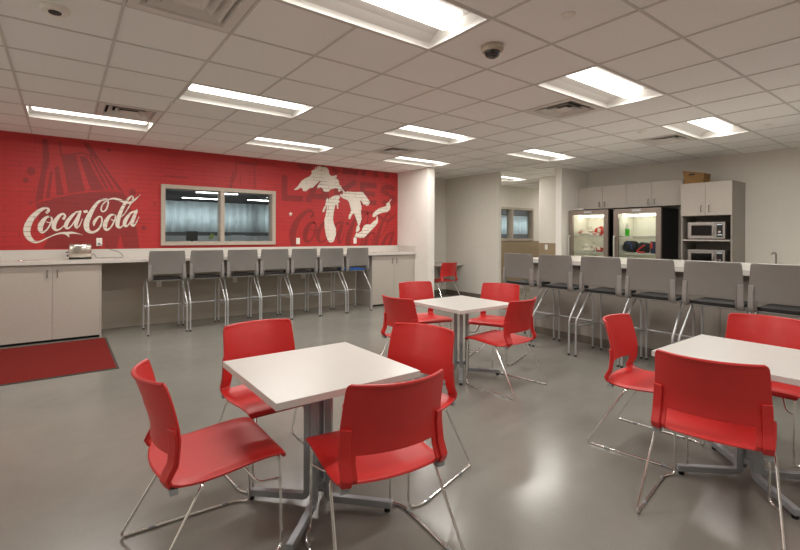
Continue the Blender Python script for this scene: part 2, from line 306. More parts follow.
BOTTLE = [[[-0.297,1.8173],[-0.1027,1.8934],[0.1446,1.9782],[0.4573,2.0289],[0.7324,2.0295],[0.8126,1.8351],[0.906,1.5044],[0.9422,1.1791],[0.7354,1.1821],[0.6925,1.4029],[0.6514,1.1833],[0.5142,1.1853],[0.4731,1.3534],[0.4334,1.1865],[-0.2199,1.1959],[-0.168,1.3074],[-0.2564,1.5484]],[[-0.2296,2.7192],[-0.1726,2.7025],[-0.1528,2.4924],[-0.1572,2.4008],[-0.1876,2.216],[-0.2221,1.8751],[-0.3017,1.835],[-0.2836,1.9979],[-0.2468,2.211],[-0.2238,2.394]],[[-0.1377,2.2811],[-0.1136,2.2832],[-0.146,1.9094],[-0.1937,1.8947]],[[-0.0944,2.3308],[-0.0507,2.3564],[0.0096,1.9548],[-0.0688,1.9289]],[[-0.0144,2.483],[0.1427,2.525],[0.2597,2.0198],[0.0641,1.9766]],[[0.1885,2.5143],[0.2657,2.5196],[0.4895,2.0599],[0.33,2.0305]],[[0.2969,2.523],[0.3335,2.5206],[0.5437,2.0667],[0.5111,2.0613]],[[0.3546,2.5165],[0.381,2.5129],[0.6151,2.0648],[0.582,2.0627]],[[0.3969,2.5082],[0.4343,2.4929],[0.7323,2.0427],[0.6762,2.0523]],[[0.2186,2.7222],[0.3014,2.7201],[0.4235,2.5111],[0.397,2.4954],[0.3282,2.5454]],[[-0.0168,2.4828],[0.2191,2.5586],[0.4076,2.503],[0.3969,2.5274],[0.2191,2.5838],[-0.0071,2.5085]],[[-0.0519,2.7029],[-0.0274,2.7061],[-0.007,2.4838],[-0.0217,2.4761]],[[-0.3007,2.2574],[-0.3069,2.2269],[-0.3238,2.2036],[-0.3469,2.1937],[-0.3699,2.1997],[-0.3867,2.2201],[-0.393,2.2492],[-0.3869,2.2795],[-0.3702,2.3028],[-0.3472,2.3129],[-0.3241,2.3071],[-0.3071,2.2868]],[[-0.3742,2.129],[-0.3782,2.1093],[-0.389,2.0944],[-0.4039,2.0881],[-0.4187,2.0922],[-0.4295,2.1055],[-0.4335,2.1244],[-0.4296,2.1439],[-0.4189,2.1588],[-0.4041,2.1652],[-0.3892,2.1612],[-0.3783,2.148]],[[0.8954,2.0394],[0.8889,2.0106],[0.871,1.9888],[0.8465,1.9798],[0.8221,1.986],[0.8042,2.0057],[0.7976,2.0335],[0.804,2.0621],[0.8217,2.0839],[0.8461,2.093],[0.8706,2.087],[0.8887,2.0674]],[[1.0354,1.4994],[1.0307,1.479],[1.0177,1.464],[1.0,1.4584],[0.9823,1.4637],[0.9693,1.4783],[0.9645,1.4985],[0.9691,1.5187],[0.982,1.5337],[0.9997,1.5394],[1.0174,1.5343],[1.0305,1.5197]],[[-0.3295,1.8247],[-0.3322,1.8112],[-0.3398,1.801],[-0.3502,1.7969],[-0.3606,1.8001],[-0.3682,1.8095],[-0.371,1.8228],[-0.3682,1.8363],[-0.3607,1.8465],[-0.3504,1.8506],[-0.34,1.8475],[-0.3323,1.838]],[[0.569,2.6435],[0.5658,2.6285],[0.5568,2.6168],[0.5445,2.6115],[0.5323,2.614],[0.5233,2.6236],[0.52,2.6378],[0.5232,2.6527],[0.5321,2.6644],[0.5443,2.6698],[0.5566,2.6673],[0.5657,2.6577]]]
NECK = [[[2.3659,2.6101],[2.4151,2.6717],[2.7198,2.6641],[2.759,2.6356],[2.7526,2.5961],[2.707,2.6241],[2.4277,2.6288],[2.3907,2.5747]],[[2.3907,2.5747],[2.4155,2.5771],[2.4037,2.4246],[2.3185,2.2046],[2.288,2.2026],[2.3728,2.4221]],[[2.707,2.6048],[2.733,2.6008],[2.7412,2.2199],[2.7119,2.218]],[[2.472,2.462],[2.4877,2.4634],[2.473,2.2086],[2.4574,2.2076]],[[2.3901,2.7384],[2.4117,2.7344],[2.4028,2.6452],[2.3843,2.6245]],[[2.7456,2.7249],[2.7651,2.7269],[2.7655,2.6362],[2.7459,2.6343]],[[2.8454,2.4614],[2.8416,2.4474],[2.8317,2.4382],[2.8193,2.4371],[2.8093,2.4448],[2.8055,2.4581],[2.8092,2.4721],[2.8191,2.4814],[2.8315,2.4824],[2.8415,2.4748]],[[1.1335,1.9061],[1.1675,1.9077],[1.1677,1.8583],[1.1337,1.8568]],[[1.2667,2.347],[1.6243,2.3402],[1.6166,2.2997],[1.2743,2.3116]],[[2.3339,2.4827],[2.3693,2.4858],[2.3115,2.1946],[2.2764,2.1952]]]
# ------------------------------------------------------------------ room shell
CZ = 2.76                      # ceiling height
YW = 7.93                      # face of the red wall
XK = 8.93                      # face of the kitchen wall
GX0, GX, GY0, GY = .285, .6225, 1.91, .61     # ceiling grid origin and pitch

fl = struct(box('floor', -2.7, 13.2, -3.1, 8.1, -.1, 0, M['floor']), 'polished grey concrete floor')

# red wall with the interior window in it, grey below the counter
WX0, WX1, WZ0, WZ1 = 1.235, 3.10, 1.222, 2.192
bm = B()
bx(bm, -2.7, 5.89, YW, YW+.15, 0, 1.10, mi=1)
bx(bm, -2.7, WX0, YW, YW+.15, 1.10, CZ+.1)
bx(bm, WX1, 5.89, YW, YW+.15, 1.10, CZ+.1)
bx(bm, WX0, WX1, YW, YW+.15, 1.10, WZ0)
bx(bm, WX0, WX1, YW, YW+.15, WZ1, CZ+.1)
wall_back = struct(finish('wall_back', bm, [M['red_brick'], M['low_wall']]), 'red painted brick wall with white lettering and lakes map')
struct(box('baseboard_back', .44, 4.80, YW-.012, YW-.001, 0, .09, M['low_wall']))

# paint on the red wall -------------------------------------------------
def smooth_stroke(st, sub=6):
    out = []
    n = len(st)
    for i in range(n-1):
        p0, p1, p2, p3 = st[max(i-1, 0)], st[i], st[i+1], st[min(i+2, n-1)]
        for k in range(sub):
            t = k/sub
            out.append([.5*(2*p1[c]+(p2[c]-p0[c])*t+(2*p0[c]-5*p1[c]+4*p2[c]-p3[c])*t*t+(3*p1[c]-p0[c]-3*p2[c]+p3[c])*t**3) for c in range(3)])
    out.append(list(st[-1])); return out
WK = .88
def ribbon(bm, st, y, zmin=None, sub=6, cap=True):
    s = smooth_stroke(st, sub) if len(st) > 2 else st
    L = []
    for i, (x, z, w) in enumerate(s):
        a, b = s[max(i-1, 0)], s[min(i+1, len(s)-1)]
        d = Vector((b[0]-a[0], b[1]-a[1]))
        if d.length < 1e-6: d = Vector((1, 0))
        d.normalize(); h = max(w*WK, .002)/2
        def lim(q): return max(q, zmin) if zmin is not None else q
        L.append((bm.verts.new((x-d.y*h, y, lim(z+d.x*h))), bm.verts.new((x+d.y*h, y, lim(z-d.x*h)))))
    for i in range(len(L)-1):
        try: bm.faces.new((L[i][0], L[i][1], L[i+1][1], L[i+1][0]))
        except ValueError: pass
    if cap and len(st) > 3:
        for (x, z, w) in (s[0], s[-1]):
            vs = [bm.verts.new((x+w*WK/2*math.cos(a*PI/6), y-.00002, (max(z+w*WK/2*math.sin(a*PI/6), zmin) if zmin else z+w*WK/2*math.sin(a*PI/6)))) for a in range(12)]
            bm.faces.new(vs)
    return bm
def flat(bm, P, y, zmax=None):
    vs = [bm.verts.new((x, y, min(z, zmax) if zmax else z)) for x, z in P]
    bm.faces.new(vs); return bm
def paint(name, bm, m, label):
    # give the paint film its thickness
    r = bmesh.ops.extrude_face_region(bm, geom=list(bm.faces))
    for v in [g for g in r['geom'] if isinstance(g, bmesh.types.BMVert)]: v.co.y += .0006
    o = finish(name, bm, m, wall_back); o['label'] = label
    return o
yo = YW-.001
bm = B()
for i, P in enumerate(BOTTLE): flat(bm, P, yo-.00005*i, CZ-.002)
paint('bottle_print', bm, M['dark_print'], 'dark red print of a soda bottle with bubbles')
bm = B()
for i, P in enumerate(NECK): flat(bm, P, yo-.00005*i, CZ-.002)
paint('bottle_outline', bm, M['faint_print'], 'faint red outlines of bottle necks around the window')
yo = YW-.005
bm = B()
for k, st in enumerate(SCRIPT): ribbon(bm, st, yo-.00003*k)
paint('script_lettering', bm, M['white_print'], 'white script lettering')
# the same script large and dark at the right end of the wall
bm = B()
gs = 1.809
for k, st in enumerate(SCRIPT):
    ribbon(bm, [(3.806+(x+.186)*gs, 1.887+(z-1.771)*gs-.205*(x+.186)*gs, w*gs*.95) for x, z, w in st], YW-.0035-.00003*k, zmin=1.12)
paint('dark_script', bm, M['dark_print'], 'large dark red script lettering behind the lakes')
bm = B()
def bars(bm, segs, y, w, zmax):
    for k_, (a, b) in enumerate(segs):
        d = Vector((b[0]-a[0], b[1]-a[1])).normalized()*.0; n_ = Vector((-(b[1]-a[1]), b[0]-a[0])).normalized()*w/2
        flat(bm, [(a[0]+n_.x, a[1]+n_.y), (a[0]-n_.x, a[1]-n_.y), (b[0]-n_.x, b[1]-n_.y), (b[0]+n_.x, b[1]+n_.y)], y-.00003*k_, zmax)
def arcseg(cx, cz, rx, rz, a0, a1, n=10):
    P = [(cx+rx*math.cos(math.radians(a0+(a1-a0)*i/n)), cz+rz*math.sin(math.radians(a0+(a1-a0)*i/n))) for i in range(n+1)]
    return list(zip(P[:-1], P[1:]))
def letter(ch, x, w, z, h):
    t = .11; k = t/2
    if ch == 'L': return [((x+k, z), (x+k, z+h)), ((x, z+k), (x+w, z+k))]
    if ch == 'A': return [((x+k, z), (x+w/2, z+h)), ((x+w-k, z), (x+w/2, z+h)), ((x+.2*w, z+.25*h), (x+.8*w, z+.25*h))]
    if ch == 'K': return [((x+k, z), (x+k, z+h)), ((x+k, z+.42*h), (x+w-k, z+h)), ((x+.35*w, z+.55*h), (x+w-k, z))]
    if ch == 'E': return [((x+k, z), (x+k, z+h)), ((x, z+k), (x+w, z+k)), ((x, z+h/2), (x+w*.9, z+h/2)), ((x, z+h-k), (x+w, z+h-k))]
    if ch == 'T': return [((x+w/2, z), (x+w/2, z+h)), ((x, z+h-k), (x+w, z+h-k))]
    if ch == 'R': return [((x+k, z), (x+k, z+h)), ((x, z+h-k), (x+w*.7, z+h-k)), ((x+w-k, z+h*.6), (x+w-k, z+h*.85)), ((x, z+h*.45), (x+w*.8, z+h*.45)), ((x+w*.45, z+h*.45), (x+w-k, z))]
    if ch == 'G': return arcseg(x+w/2, z+h/2, w/2-k, h/2-k, 40, 330, 18)+[((x+w*.55, z+h*.45), (x+w, z+h*.45)), ((x+w-k, z+h*.45), (x+w-k, z+h*.2))]
    if ch == 'S': return arcseg(x+w/2, z+h*.73, w/2-k, h*.27-k, 20, 270, 12)+arcseg(x+w/2, z+h*.28, w/2-k, h*.28-k, 90, -160, 12)
for ch, x, w in (('L', 3.225, .42), ('A', 3.69, .57), ('K', 4.32, .55), ('E', 4.92, .41), ('S', 5.42, .45)):
    bars(bm, letter(ch, x, w, 2.03, .47), YW-.0025, .11, CZ-.002)
for ch, x, w in (('G', 3.45, .48), ('R', 4.02, .42), ('E', 4.50, .38), ('A', 4.92, .46), ('T', 5.38, .42)):
    P = [s for s in letter(ch, x, w, 2.63, .47) if min(s[0][1], s[1][1]) < CZ-.03]
    P = [(((a[0]+(b[0]-a[0])*(CZ-.003-a[1])/(b[1]-a[1]), CZ-.003) if a[1] > CZ else a), ((a[0]+(b[0]-a[0])*(CZ-.003-a[1])/(b[1]-a[1]), CZ-.003) if b[1] > CZ else b)) for a, b in P]
    bars(bm, P, YW-.0028, .11, CZ-.002)
paint('block_lettering', bm, M['block_print'], 'dark red block capitals')
bm = B()
for P in LAKES: flat(bm, P, YW-.0055, CZ-.002)
flat(bm, STAR, YW-.0055)
paint('lakes_map', bm, M['white_print'], 'white map of five lakes with a small star')

# interior window in the red wall
fr = struct(thing('window_1', 'two-pane interior window with taupe frame in the red wall', 'window', (0, 0, 0)))
del fr['category']
bm = B(); fw = .062
y0, y1 = YW-.035, YW+.16
bx(bm, WX0, WX0+fw, y0, y1, WZ0, WZ1, .004); bx(bm, WX1-fw, WX1, y0, y1, WZ0, WZ1, .004)
bx(bm, WX0+fw, WX1-fw, y0, y1, WZ0, WZ0+fw, .004); bx(bm, WX0+fw, WX1-fw, y0, y1, WZ1-fw, WZ1, .004)
bx(bm, 2.135, 2.20, y0, y1, WZ0+fw, WZ1-fw, .004)
struct(finish('window_frame', bm, M['frame'], fr))
for a, b in ((WX0+fw, 2.135), (2.20, WX1-fw)):
    struct(box('pane', a, b, YW+.085, YW+.091, WZ0+fw, WZ1-fw, M['glass'], fr))

# other walls
struct(box('wall_left', -2.85, -2.7, -3.1, 8.08, 0, CZ+.1, M['white_wall']))
struct(box('wall_front', -2.85, 9.1, -3.25, -3.1, 0, CZ+.1, M['white_wall']))
struct(box('wall_right', XK, XK+.14, -3.25, 6.46, 0, CZ+.1, M['wall']), 'cream kitchen wall')
struct(box('wainscot_right', XK-.012, XK-.0005, 5.37, 6.4595, .1, 1.235, M['wainscot']))
struct(box('wall_partition', 7.97, XK, 5.24, 5.37, 0, CZ+.02, M['white_wall']), 'white stub wall beside the coolers')
struct(box('wall_stub', 5.89, 6.06, 6.90, YW+.25, 0, CZ+.02, M['white_wall']), 'white stub wall at the end of the red wall')
struct(box('wall_recess_back', 6.06, 7.42, 8.03, 8.18, 0, CZ+.02, M['wall']))
struct(box('wall_recess_side', 7.42, 7.50, 6.38, 8.18, 0, CZ+.02, M['wall']), 'cream wall closing the desk recess')
bm = B(); bx(bm, 7.408, 7.4195, 6.40, 8.018, 0, .10); bx(bm, 6.06, 7.408, 8.018, 8.0295, 0, .10)
struct(finish('baseboard_recess', bm, M['base']))
# corridor wall with its window
CX0, CX1, CZ0, CZ1 = 9.10, 10.91, 1.262, 2.185
bm = B()
bx(bm, 7.50, CX0, 8.10, 8.24, 0, CZ+.1); bx(bm, CX1, 13.2, 8.10, 8.24, 0, CZ+.1)
bx(bm, CX0, CX1, 8.10, 8.24, 0, CZ0); bx(bm, CX0, CX1, 8.10, 8.24, CZ1, CZ+.1)
struct(finish('wall_corridor', bm, M['wall']), 'cream corridor wall with a window')
struct(box('wainscot_corridor', 7.51, 13.0, 8.088, 8.0995, .1, 1.25, M['wainscot']))
struct(box('wall_corridor_end', 13.05, 13.2, 6.3, 8.1, 0, CZ+.1, M['wall']))
struct(box('wall_corridor_front', XK+.14, 13.2, 6.2, 6.34, 0, CZ+.1, M['wall']))
fr = struct(thing('window_2', 'two-pane corridor window with taupe frame', 'window')); del fr['category']
bm = B(); y0, y1 = 8.07, 8.25; fw = .06
bx(bm, CX0, CX0+fw, y0, y1, CZ0, CZ1, .004); bx(bm, CX1-fw, CX1, y0, y1, CZ0, CZ1, .004)
bx(bm, CX0+fw, CX1-fw, y0, y1, CZ0, CZ0+fw, .004); bx(bm, CX0+fw, CX1-fw, y0, y1, CZ1-fw, CZ1, .004)
bx(bm, 9.93, 10.0, y0, y1, CZ0+fw, CZ1-fw, .004)
struct(finish('window_frame', bm, M['frame'], fr))
for a, b in ((CX0+fw, 9.93), (10.0, CX1-fw)):
    struct(box('pane', a, b, 8.17, 8.176, CZ0+fw, CZ1-fw, M['glass'], fr))

# ------------------------------------------------------------------ ceiling: tiles laid in a grid of bars
def cell(x, y): return (round((x-GX0)/GX), round((y-GY0)/GY))
LIGHTS = [(-1, 7), (1, 4), (3, 7), (1, 0), (5, 0), (9, 0), (5, 4), (7, 7), (9, 4)]      # left cell of two, row
UNSEEN = [(1, -4), (5, -4), (9, -4), (-5, 0), (-5, 4)]  # unseen lights added on the grid to help light the room
CORR = [(12, 8), (18, 8)]
VENTS = [(0, 1), (0, 6), (6, 1), (10, 1), (6, 6), (15, 8)]
skip = set()
for i, j in LIGHTS+UNSEEN+CORR: skip |= {(i, j), (i+1, j)}
for v in VENTS: skip.add(v)
def corner(i, j): return GX0+GX*i, GY0+GY*j
bm = B()
X0, X1, Y0, Y1 = -2.7, 13.1, -3.1, 8.1
for i in range(-6, 22):
    for j in range(-9, 11):
        if (i, j) in skip: continue
        x, y = corner(i, j)
        a, b, c, d = max(x, X0), min(x+GX, X1), max(y, Y0), min(y+GY, Y1)
        if b-a < .01 or d-c < .01: continue
        f = bm.faces.new([bm.verts.new(p) for p in ((a, c, CZ+.006), (a, d, CZ+.006), (b, d, CZ+.006), (b, c, CZ+.006))])
hw = .0088
for i in range(-5, 22):                           # bars running towards the red wall
    x = GX0+GX*i
    if not X0 < x < X1: continue
    seg = Y0
    cuts = [(GY0+GY*j+.02, GY0+GY*(j+1)-.02) for (a, j) in LIGHTS+UNSEEN+CORR if a+1 == i]
    cuts.sort()
    for c0, c1 in cuts: bx(bm, x-hw, x+hw, seg, c0, CZ, CZ+.02, mi=1); seg = c1
    bx(bm, x-hw, x+hw, seg, Y1, CZ, CZ+.02, mi=1)
for j in range(-8, 12):
    y = GY0+GY*j
    if Y0 < y < Y1: bx(bm, X0, X1, y-hw, y+hw, CZ+.0006, CZ+.0194, mi=1)
ceil = finish('ceiling', bm, [M['tile'], M['tbar']]); struct(ceil, 'suspended ceiling of white tiles in a metal grid')
struct(box('ceiling_slab', -2.85, 13.2, -3.25, 8.10, CZ+.32, CZ+.42, M['dark_ceiling']))

LAMP = 24
# recessed troffers --------------------------------------------------------
def make_light():
    W, D = 2*GX-.02, GY-.02
    t = thing('ceiling_light', '', 'light', (0, 0, CZ), 0, 'recessed ceiling lights')
    bm = B()
    prof = [(-D/2, 0), (-D/2+.012, .0), (-D/2+.016, .04), (-.22, .078), (-.16, .096), (-.115, .10), (.115, .10), (.16, .096), (.22, .078), (D/2-.016, .04), (D/2-.012, .0), (D/2, 0)]
    rows = [[bm.verts.new((x, y, z)) for y, z in prof] for x in (-W/2+.012, W/2-.012)]
    for k in range(len(prof)-1): bm.faces.new((rows[0][k], rows[0][k+1], rows[1][k+1], rows[1][k]))
    for s in (-1, 1):
        bx(bm, s*(W/2-.006)-.006, s*(W/2-.006)+.006, -D/2, D/2, 0, .11)
    bx(bm, -W/2, W/2, -D/2, D/2, .106, .112)
    finish('reflector', bm, M['troffer'], t)
    bm = B(); n = 10; R = .115
    rows = []
    for x, sc in ((-W/2+.045, .55), (-W/2+.05, .85), (-W/2+.07, 1), (W/2-.07, 1), (W/2-.05, .85), (W/2-.045, .55)):
        rows.append([bm.verts.new((x, -R*sc*math.cos(PI*k/n), .099-.070*sc*math.sin(PI*k/n))) for k in range(n+1)])
    for a, b in zip(rows[:-1], rows[1:]):
        for k in range(n): bm.faces.new((a[k], a[k+1], b[k+1], b[k]))
    bm.faces.new(rows[0]); bm.faces.new(rows[-1][::-1])
    finish('lens', bm, M['lens'], t, True)
    ld = bpy.data.lights.new('lamp', 'AREA'); ld.shape = 'RECTANGLE'; ld.size = 1.08; ld.size_y = .13; ld.energy = LAMP; ld.color = (1, .965, .91)
    lo = bpy.data.objects.new('lamp', ld); C.objects.link(lo); lo.parent = t; lo.location = (0, 0, .0275)
    return t
LL = {(-1, 7): 'recessed ceiling light nearest the left edge, over the bottle print', (1, 4): 'recessed ceiling light in the middle row, leftmost, in front of the window',
      (3, 7): 'recessed ceiling light close to the red wall, between window and lakes map', (1, 0): 'largest recessed ceiling light, cut by the top edge, beside the camera dome',
      (5, 0): 'recessed ceiling light beside a square vent, directly right of the camera dome', (9, 0): 'recessed ceiling light over the bar near the wicker basket',
      (5, 4): 'recessed ceiling light in the middle of the ceiling, above the far table', (7, 7): 'recessed ceiling light touching the white stub wall beside the lakes map',
      (9, 4): 'recessed ceiling light in front of the opening to the corridor', (12, 8): 'recessed ceiling light inside the corridor opening', (18, 8): 'recessed ceiling light far down the corridor',
      (1, -4): 'unseen recessed ceiling light added behind the camera for lighting, left', (5, -4): 'unseen recessed ceiling light added behind the camera for lighting, middle', (9, -4): 'unseen recessed ceiling light added behind the camera for lighting, right',
      (-5, 0): 'unseen recessed ceiling light added beyond the left edge for lighting, near', (-5, 4): 'unseen recessed ceiling light added beyond the left edge for lighting, far'}
proto = None
for i, j in LIGHTS+UNSEEN+CORR:
    x, y = corner(i, j); loc = (x+GX, y+GY/2, CZ)
    if proto is None: proto = make_light(); proto.location = loc; proto['label'] = LL[(i, j)]
    else: dup(proto, LL[(i, j)], loc)

# square supply vents ------------------------------------------------------
def make_vent():
    t = thing('ceiling_vent', '', 'vent', (0, 0, CZ), 0, 'square ceiling vents')
    H = GX/2-.012
    bm = B()
    def cone(a, za, b, zb):
        A = [bm.verts.new((sx*a, sy*a*.98, za)) for sx, sy in ((-1, -1), (1, -1), (1, 1), (-1, 1))]
        Bv = [bm.verts.new((sx*b, sy*b*.98, zb)) for sx, sy in ((-1, -1), (1, -1), (1, 1), (-1, 1))]
        for k in range(4): bm.faces.new((A[k], A[(k+1) % 4], Bv[(k+1) % 4], Bv[k]))
        return Bv
    cone(H, 0, H-.055, .001); cone(H-.055, .001, H-.075, .03)
    finish('frame', bm, M['vent'], t)
    for a, b in ((H-.09, H-.14), (H-.155, H-.20)):
        bm = B()
        cone(b, .045, a, .004)
        cone(b-.004, .045, a-.004, .004)
        finish('louver', bm, M['vent'], t)
    bm = B()
    bv = cone(H-.215, .004, H-.24, .012); bm.faces.new(bv)
    finish('centre_plate', bm, M['vent'], t)
    box('duct', -H, H, -H*.98, H*.98, .085, .09, M['duct'], t)
    bm = B()
    for s in (-1, 1):
        bx(bm, s*(H-.07)-.004, s*(H-.07)+.004, -H+.07, H-.07, .03, .085); bx(bm, -H+.07, H-.07, s*(H-.07)-.004, s*(H-.07)+.004, .03, .085)
    finish('duct_collar', bm, M['duct'], t)
    return t
VL = ['square ceiling vent cut by the top edge of the picture', 'square ceiling vent beside the light over the red wall', 'square ceiling vent beside the light right of the camera dome',
      'square ceiling vent over the bar, nearest the kitchen cabinets', 'small far ceiling vent above the lakes map', 'dark square vent in the corridor ceiling']
proto = None
for (i, j), l in zip(VENTS, VL):
    x, y = corner(i, j); loc = (x+GX/2, y+GY/2, CZ)
    if proto is None: proto = make_vent(); proto.location = loc; proto['label'] = l
    else: dup(proto, l, loc)

# camera dome, detectors
t = thing('security_camera', 'beige dome security camera with dark bubble on the ceiling', 'camera', (2.47, 2.19, CZ+.006))
finish('housing', lathe(B(), [(.078, .0), (.08, -.012), (.078, -.03), (.07, -.042), (.055, -.046)], 0, 0, 0, 28), M['beige'], t, True)
finish('dome', lathe(B(), [(.058, -.044), (.056, -.056), (.048, -.072), (.034, -.084), (.016, -.09), (.002, -.0915)], 0, 0, 0, 28), M['dome'], t, True)
bm = B(); bx(bm, -.03, .03, -.083, -.075, -.026, -.022)
finish('logo_plate', bm, M['vent'], t)
t = thing('smoke_detector', 'round white ceiling sensor with dark centre near the top left corner', 'detector', (-.042, 3.43, CZ+.006))
finish('base', lathe(B(), [(.075, 0), (.076, -.012), (.066, -.026)], 0, 0, 0, 24), M['white_plastic'], t, True)
finish('sensor_eye', lathe(B(), [(.034, -.0261), (.032, -.032), (.02, -.035)], 0, 0, 0, 20), M['duct'], t, True)
for l, x, y, r in (('flat round ceiling cap right of the camera dome', 2.49, 1.59, .04), ('flat round ceiling cap in front of the microwave cabinet', 6.864, 1.677, .045),
                   ('flat round ceiling cap beside the light over the lettering', .924, 5.17, .045), ('flat round ceiling cap in front of the lakes map', 2.48, 5.95, .045)):
    o = finish('sprinkler_cap', lathe(B(), [(r, .002), (r, -.006), (r*.9, -.009)], 0, 0, 0, 20), M['white_plastic'], None, True)
    o.location = (x, y, CZ+.004); tag(o, l, 'sprinkler cap', 'sprinkler cover caps')
t = thing('occupancy_sensor', 'small white dome sensor on the ceiling beside the vent over the bar', 'sensor', (6.0, 2.78, CZ+.006))
finish('sensor_body', lathe(B(), [(.05, 0), (.05, -.015), (.03, -.04), (.01, -.046)], 0, 0, 0, 20), M['white_plastic'], t, True)

# ------------------------------------------------------------------ room seen through the windows
struct(box('floor_office', -3, 27, 8.24, 18.4, -.1, 0, M['dark_floor']))
struct(box('ceiling_office', -3, 27, 8.24, 18.4, 3.0, 3.1, M['dark_ceiling']))
bm = B(); bx(bm, -3, 27, 18.2, 18.4, 0, 1.54); bx(bm, -3, 27, 18.2, 18.4, 2.58, 3.0)
for x in (-3, 1.5, 6, 10.5, 15, 19.6, 26.6): bx(bm, x, x+.4, 18.2, 18.4, 1.54, 2.58)
struct(finish('wall_office', bm, M['dark_floor']), 'far office wall with daylight windows behind the curtain')
struct(box('wall_office_left', -3.1, -3, 8.08, 18.4, 0, 3.1, M['desk']))
struct(box('wall_office_right', 27, 27.1, 8.08, 18.4, 0, 3.1, M['desk']))
bm = B(); n = 560
rows = []
for z in (1.49, 2.62):
    rows.append([bm.verts.new((-1+k*27.5/n, 17.93+.05*math.sin(k*1.1)+.025*math.sin(k*.37), z)) for k in range(n+1)])
for k in range(n): bm.faces.new((rows[0][k], rows[0][k+1], rows[1][k+1], rows[1][k]))
o = finish('pleated_curtain', bm, M['curtain'], None, True); tag(o, 'long pale blue pleated curtain seen through the windows', 'curtain')
m = o.modifiers.new('thick', 'SOLIDIFY'); m.thickness = .01
o = box('curtain_rail', -1, 26.5, 17.82, 18.06, 2.62, 2.68, M['duct']); tag(o, 'dark rail above the pale blue curtain', 'curtain rail')
SL = ['hanging linear lamp behind the left window pane, lower one', 'hanging linear lamp behind the left window pane, upper one', 'hanging linear lamp behind the right window pane', 'unseen linear lamp added to light the curtain beyond the corridor window']
for (x0, x1, y), l in zip(((3.3, 4.5, 16.9), (3.2, 4.4, 14.4), (5.4, 6.6, 16.4), (24.2, 26.2, 13.0)), SL):  # last lamp is out of view, added to brighten the curtain
    t = thing('linear_pendant', l, 'light', ((x0+x1)/2, y, 2.66), 0, 'linear lamps in the next room')
    h = (x1-x0)/2
    box('housing', -h, h, -.05, .05, .012, .07, M['duct'], t); box('lens', -h, h, -.048, .048, 0, .012, M['strip'], t)
    bm = B()
    for s in (-1, 1): tube(bm, [(s*h*.8, 0, .07), (s*h*.8, 0, .338)], .006, 6)
    finish('rod', bm, M['duct'], t)
for k, (x0, x1, y) in enumerate(((1.6, 4.2, 15.5), (4.4, 7.4, 15.5))):
    t = thing('office_desk', ('long white desk behind the left window pane', 'long white desk behind the right window pane')[k], 'desk', ((x0+x1)/2, y, 0), 0, 'desks in the next room')
    h = (x1-x0)/2
    box('desktop', -h, h, -.4, .4, 1.08, 1.12, M['desk'], t); box('screen_panel', -h, h, .36, .40, 1.12, 1.36, M['pale_box'], t)
    for s in (-1, 1): box('leg', s*(h-.06)-.03, s*(h-.06)+.03, -.36, .36, 0, 1.08, M['desk'], t)
for k, (x, w, hh, mm, nm, l, cat) in enumerate(((2.2, .5, .36, 'monitor', 'monitor', 'dark monitor on the white desk, left end', 'monitor'), (3.3, .34, .3, 'monitor', 'monitor', 'dark monitor on the white desk behind the left pane', 'monitor'),
        (4.75, .42, .26, 'pale_box', 'desk_box', 'pale box on the desk behind the right pane, left one', 'box'), (5.5, .34, .22, 'pale_box', 'desk_box', 'pale box on the desk behind the right pane, right one', 'box'), (6.1, .14, .3, 'maroon', 'ring_binder', 'maroon binder on the desk behind the right pane', 'binder'))):
    if nm == 'monitor':
        t = thing(nm, l, cat, (x, 15.45, 1.12)); box('screen', -w/2, w/2, -.02, .02, .08, .08+hh, M[mm], t, .005); box('stand', -.04, .04, -.03, .03, 0, .09, M[mm], t); box('foot', -.12, .12, -.08, .08, 0, .012, M[mm], t)
    else:
        o = bx(B(), -w/2, w/2, -.15, .15, 0, hh, .006); o = finish(nm, o, M[mm]); o.location = (x, 15.45, 1.12); tag(o, l, cat)
for k, x in enumerate((3.85, 4.1)):
    t = thing('desk_plant', ('small yellow-green plant behind the window, left one', 'small yellow-green plant behind the window, right one')[k], 'plant', (x, 15.3, 1.12))
    finish('pot', lathe(B(), [(.05, 0), (.07, .12), (.062, .12), (.06, .1)], 0, 0, 0, 14), M['desk'], t, True)
    bm = B()
    for q in range(16):
        a = q*2.4; r = .05+.1*random.random(); z = .16+.2*random.random()
        p0 = Vector((0, 0, .1)); p1 = Vector((r*math.cos(a), r*math.sin(a), z)); sd = Vector((-math.sin(a), math.cos(a), 0))*.025
        mid = (p0+p1)/2+Vector((0, 0, .03))
        bm.faces.new([bm.verts.new(p) for p in (p0, mid+sd, p1, mid-sd)])
    finish('leaves', bm, M['leaf'], t)
# stair-like white rail seen through the corridor window
t = thing('sloping_handrail', 'pale sloping stair rail seen through the corridor window', 'handrail', (12.6, 11.5, 0))
bm = B(); tube(bm, [(-1.4, 0, 2.1), (1.6, 0, .95)], .05, 8); finish('rail', bm, M['pale_box'], t)
for s, z in ((-1.3, 2.05), (0, 1.55), (1.5, .98)):
    bm = B(); tube(bm, [(s, 0, 0), (s, 0, z)], .025, 8); finish('post', bm, M['pale_box'], t)
